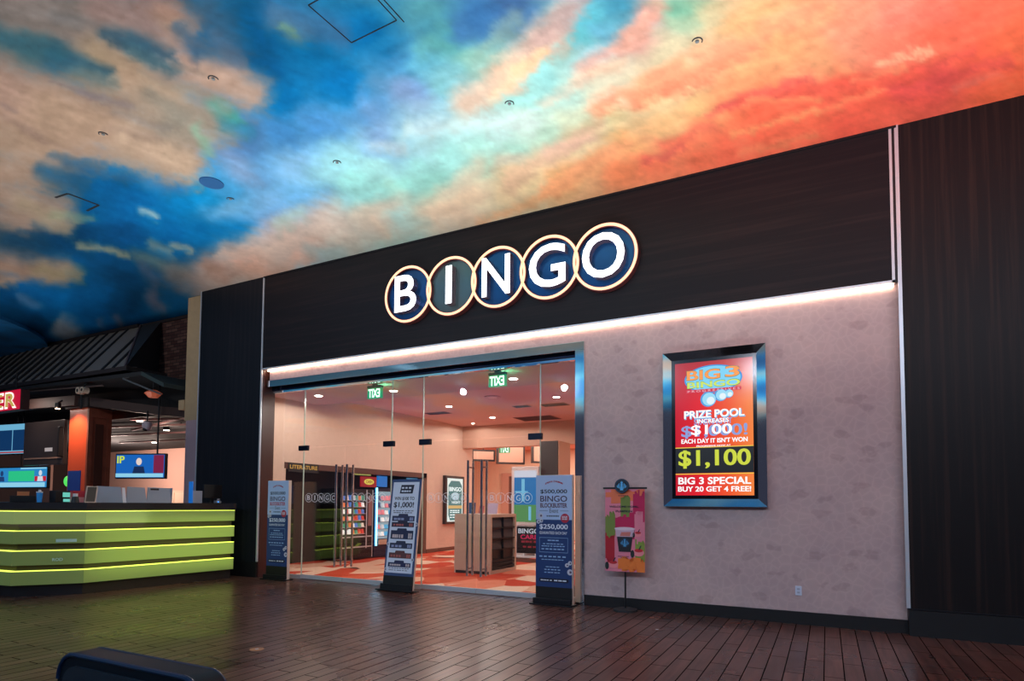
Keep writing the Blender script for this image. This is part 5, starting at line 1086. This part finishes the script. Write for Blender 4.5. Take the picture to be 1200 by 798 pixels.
bm = bmesh.new(); poly(bm, ell(-.03, .42, .075, .09, 18), -.012, .002); finish('presenter_face', bm, emat('tv_face', (225, 205, 195), 1), s_, smooth='keep')
bm = bmesh.new(); poly(bm, [(-.2, .13), (.14, .13), (.1, .3), (-.15, .3)], -.012, .002); finish('presenter_suit', bm, emat('tv_suit', (20, 40, 80), 1), s_, smooth='keep')
lettering('lettering', s_, [('IP', -.62, .38, -.42, .56)], emat('tv_lime', (200, 220, 60), 1), -.01, .05)
t = thing('television_back', 'large black television seen from behind, left of the orange pillar', 'television', (-18.9, .1, 2.5), .04)
bm = bmesh.new(); box(bm, -.95, .95, .0, .1, 0, 1.2, .02); finish('housing', bm, mat('tv_back', (52, 46, 46), .35), t); pbox('lower_ridge', mat('tv_ridge', (150, 120, 105), .35), t, -.85, .9, -.02, 0, .16, .2); pbox('white_label', WHITE, t, .1, .45, -.006, 0, .36, .46)
bm = bmesh.new(); box(bm, .86, .95, -.12, .0, .2, 1.0, .02); finish('mount', bm, BLACK, t)
area_light('tv_back_glow', (-18.9, -.7, 4.2), (math.radians(20), 0, 0), .8, 18, (1, .8, .7), .3)
# bar room shell
sbox('wall_bar_back', mat('bar_back_wall', (214, 168, 150), .8), -48, -13, 8.0, 8.1, 0, 3.9)
sbox('wall_bar_side', mat('bar_side_wall', (60, 44, 44), .8), -32.2, -32, -.5, 8, 0, 6.2)
sbox('ceiling_bar', mat('bar_ceiling', (11, 10, 13), .9), -32, -12.95, 1.1, 8, 3.85, 3.95)
sbox('wall_bar_brown', mat('bar_brown_wall', (190, 150, 135), .8), -48, -31, 6.0, 6.1, 0, 3.85)
for i, (x0, y0, x1, y1, lab) in enumerate(((-17.0, 1.3, -14, 2.4, 'nearest thin ceiling rail of the bar'), (-19.5, 2.0, -14, 3.2, 'second thin ceiling rail of the bar'), (-22, 3.4, -14.5, 4.4, 'third thin ceiling rail of the bar'), (-24, 5.0, -16, 5.8, 'farthest thin ceiling rail of the bar'), (-19.5, 2.8, -14, 1.4, 'ceiling rail crossing the others in the bar'))):
    t = thing('ceiling_rail', lab, 'rail', (x0, y0, 3.78)); bm = bmesh.new(); beam(bm, (0, 0, 0), (x1 - x0, y1 - y0, 0), .06, .05); finish('rail', bm, mat('rail_mauve', (140, 104, 104), .5), t)
    bm = bmesh.new(); bar(bm, ((x1 - x0) * .5, (y1 - y0) * .5, 0), ((x1 - x0) * .5, (y1 - y0) * .5, .08), .02, 6); finish('bracket', bm, DARKM, t)
for i, (x, y, lab) in enumerate(((-16.9, 1.5, 'small bar ceiling light beside the pillar'), (-18.2, 3.1, 'bar ceiling light left of the cream pier, upper'), (-18.2, 4.3, 'bar ceiling light next to the pier edge'), (-22.5, 5.4, 'distant bar ceiling light over the news screen'), (-21.0, 6.4, 'farthest bar ceiling light'))):
    t = thing('bar_ceiling_light', lab, 'light', (x, y, 3.75)); bm = bmesh.new(); cyl(bm, (0, 0, 0), .1, .1, seg=18); finish('can', bm, DARKM, t, smooth=True); bm = bmesh.new(); cyl(bm, (0, 0, -.012), .085, .012, seg=18); finish('lens', bm, emat('bar_lens', (255, 235, 220), 8), t)
    point('bar_lamp', (x, y, 3.6), 26, (1, .75, .62), .1)
point('bar_wall_fill', (-25, 5.4, 2.9), 420, (1, .78, .68), .4); point('bar_wall_fill', (-34, 3.6, 2.6), 300, (1, .7, .6), .4)  # unseen point lights added to brighten the far bar walls
t = thing('dome_camera', 'white dome camera hanging under the bar ceiling', 'camera', (-14.85, .45, 3.36)); bm = bmesh.new(); cyl(bm, (0, 0, 0), .11, .12, seg=24); bmesh.ops.create_uvsphere(bm, u_segments=20, v_segments=10, radius=.1); finish('housing', bm, mat('dome_white', (190, 180, 196), .4), t, smooth=True)
bm = bmesh.new(); bmesh.ops.create_uvsphere(bm, u_segments=16, v_segments=8, radius=.06, matrix=Matrix.Translation((0, -.04, -.055))); bar(bm, (0, 0, .1), (0, 0, .4), .02, 8); finish('lens_dome', bm, BLACK, t, smooth=True)
t = thing('twin_spot_lamp', 'pair of round pale spot lamps clamped under the canopy above the pillar', 'lamp', (-16.1, -.42, 4.22))
for dx_, r_ in ((-.07, .085), (.12, .075)):
    bm = bmesh.new(); cyl(bm, (dx_, -.06, 0), r_, .14, axis='y', seg=24); hd_ = finish('lamp_head', bm, mat('lamp_pale', (180, 165, 150), .4), t, smooth=True); bm = bmesh.new(); cyl(bm, (dx_, -.066, 0), r_ * .5, .006, axis='y', seg=18); finish('lamp_glass', bm, mat('lamp_glass', (60, 56, 54), .2), hd_)
bm = bmesh.new(); bar(bm, (0, 0, -.1), (.02, 0, -.45), .02, 8); bar(bm, (0, .0, .0), (0, .1, .2), .02, 8); finish('arm', bm, BLACK, t)
t = thing('copper_lantern', 'small glowing copper lantern under the gable end', 'lantern', (-13.75, -.1, 3.92)); bm = bmesh.new(); cyl(bm, (0, 0, 0), .10, .1, seg=8, r2=.19); cyl(bm, (0, 0, .1), .19, .07, seg=8, r2=.08); finish('shade', bm, mat('copper_glow', (196, 100, 70), .4, emit=(170, 80, 56), strength=.35), t); bm = bmesh.new(); bar(bm, (0, 0, .16), (0, 0, .34), .012, 8); finish('stem', bm, DARKM, t)
t = thing('bar_cabinet', 'pale cabinet against the far bar wall beside the pier', 'cabinet', (-24.2, 7.4, 0)); pbox('carcass', mat('cabinet_cream', (226, 186, 160), .6), t, -1.2, 1.2, 0, .5, 0, 2.0); bm = bmesh.new(); box(bm, -1.1, -.03, -.02, 0, .1, 1.9); finish('door', bm, mat('cabinet_door', (236, 200, 172), .6), t); bm = bmesh.new(); box(bm, .03, 1.1, -.02, 0, .1, 1.9); finish('door', bm, mat('cabinet_door', (236, 200, 172), .6), t)
t = thing('green_glass_lamp', 'small glowing green glass lamp left of the pillar', 'lamp', (-17.9, .25, 2.05)); bm = bmesh.new(); bmesh.ops.create_uvsphere(bm, u_segments=16, v_segments=12, radius=.09, matrix=Matrix.Diagonal((1, 1, 1.6, 1))); finish('shade', bm, emat('green_lamp', (80, 210, 90), 1.2), t, smooth=True); bm = bmesh.new(); bar(bm, (0, 0, .1), (0, 0, 2.4), .008, 6); finish('cord', bm, BLACK, t)

# ------------------------------------------------------------------ foreground chair, floor caps
ch = thing('lounge_chair', 'dark blue-black vinyl chair in the near left corner, only its backrest top in view', 'chair', (-1.93, -7.0, 0), math.radians(0))
d = (Vector((-1.60, -7.385)) - Vector((-2.30, -7.415))); rz = math.atan2(d.y, d.x); ch.rotation_euler = (0, 0, rz); ch.location = (-1.99, -7.41, 0); ch.rotation_euler = (0, 0, rz - .03)
VIN = mat('navy_vinyl', (12, 17, 27), .5, spec=.25); PIPE = mat('blue_piping', (16, 40, 72), .3)
def back_outline(w_, h0, h1, r_, n=8):
    pts = [(-w_, h0), (w_, h0)]
    pts += [(w_ - r_ + r_ * math.cos(a), h1 - r_ + r_ * math.sin(a)) for a in [PI / 2 * k / n for k in range(n + 1)]]
    pts += [(-w_ + r_ - r_ * math.sin(a), h1 - r_ + r_ * math.cos(a)) for a in [PI / 2 * k / n for k in range(n + 1)]]
    return pts
bm = bmesh.new(); poly(bm, back_outline(.38, .45, 1.005, .09), 0, .09); bmesh.ops.bevel(bm, geom=[e for e in bm.edges if e.calc_face_angle(0) > 1], offset=.018, segments=3, affect='EDGES'); finish('backrest', bm, VIN, ch, smooth=True)
bm = bmesh.new(); ol = back_outline(.375, .45, 1.0, .09)
for y_ in (.0, .09):
    for i in range(1, len(ol) - 1): bar(bm, (ol[i][0], y_, ol[i][1]), (ol[i + 1][0], y_, ol[i + 1][1]), .008, 8)
finish('piping', bm, PIPE, ch, smooth=True)
bm = bmesh.new(); poly(bm, back_outline(.33, .5, .965, .07), -.012, .012); finish('back_cushion', bm, mat('navy_vinyl_soft', (30, 36, 46), .5), ch)
bm = bmesh.new(); box(bm, -.36, .36, -.52, .02, .40, .52, .03); finish('seat', bm, VIN, ch, smooth=True)
for sx_ in (-.31, .31):
    for sy_ in (-.47, .03): 
        bm = bmesh.new(); bar(bm, (sx_, sy_, .4), (sx_ * 1.05, sy_, 0), .022, 12, .014); finish('leg', bm, CHROME, ch, smooth=True)
for (x, y, c, lab) in ((-5.263, -4.156, (190, 140, 100), 'small round brass cover set in the floor, left of the photo centre'), (-1.863, -1.137, (104, 74, 68), 'faint round cover set in the floor near the coffee banner')):
    t = thing('round_floor_cover', lab, 'cover', (x, y, 0)); bm = bmesh.new(); cyl(bm, (0, 0, 0), .07, .004, seg=28); finish('cap', bm, mat('cap_%d' % abs(int(x)), c, .35, .3), t); bm = bmesh.new(); cyl(bm, (0, 0, .004), .02, .002, seg=16); finish('screw', bm, STEEL, t)
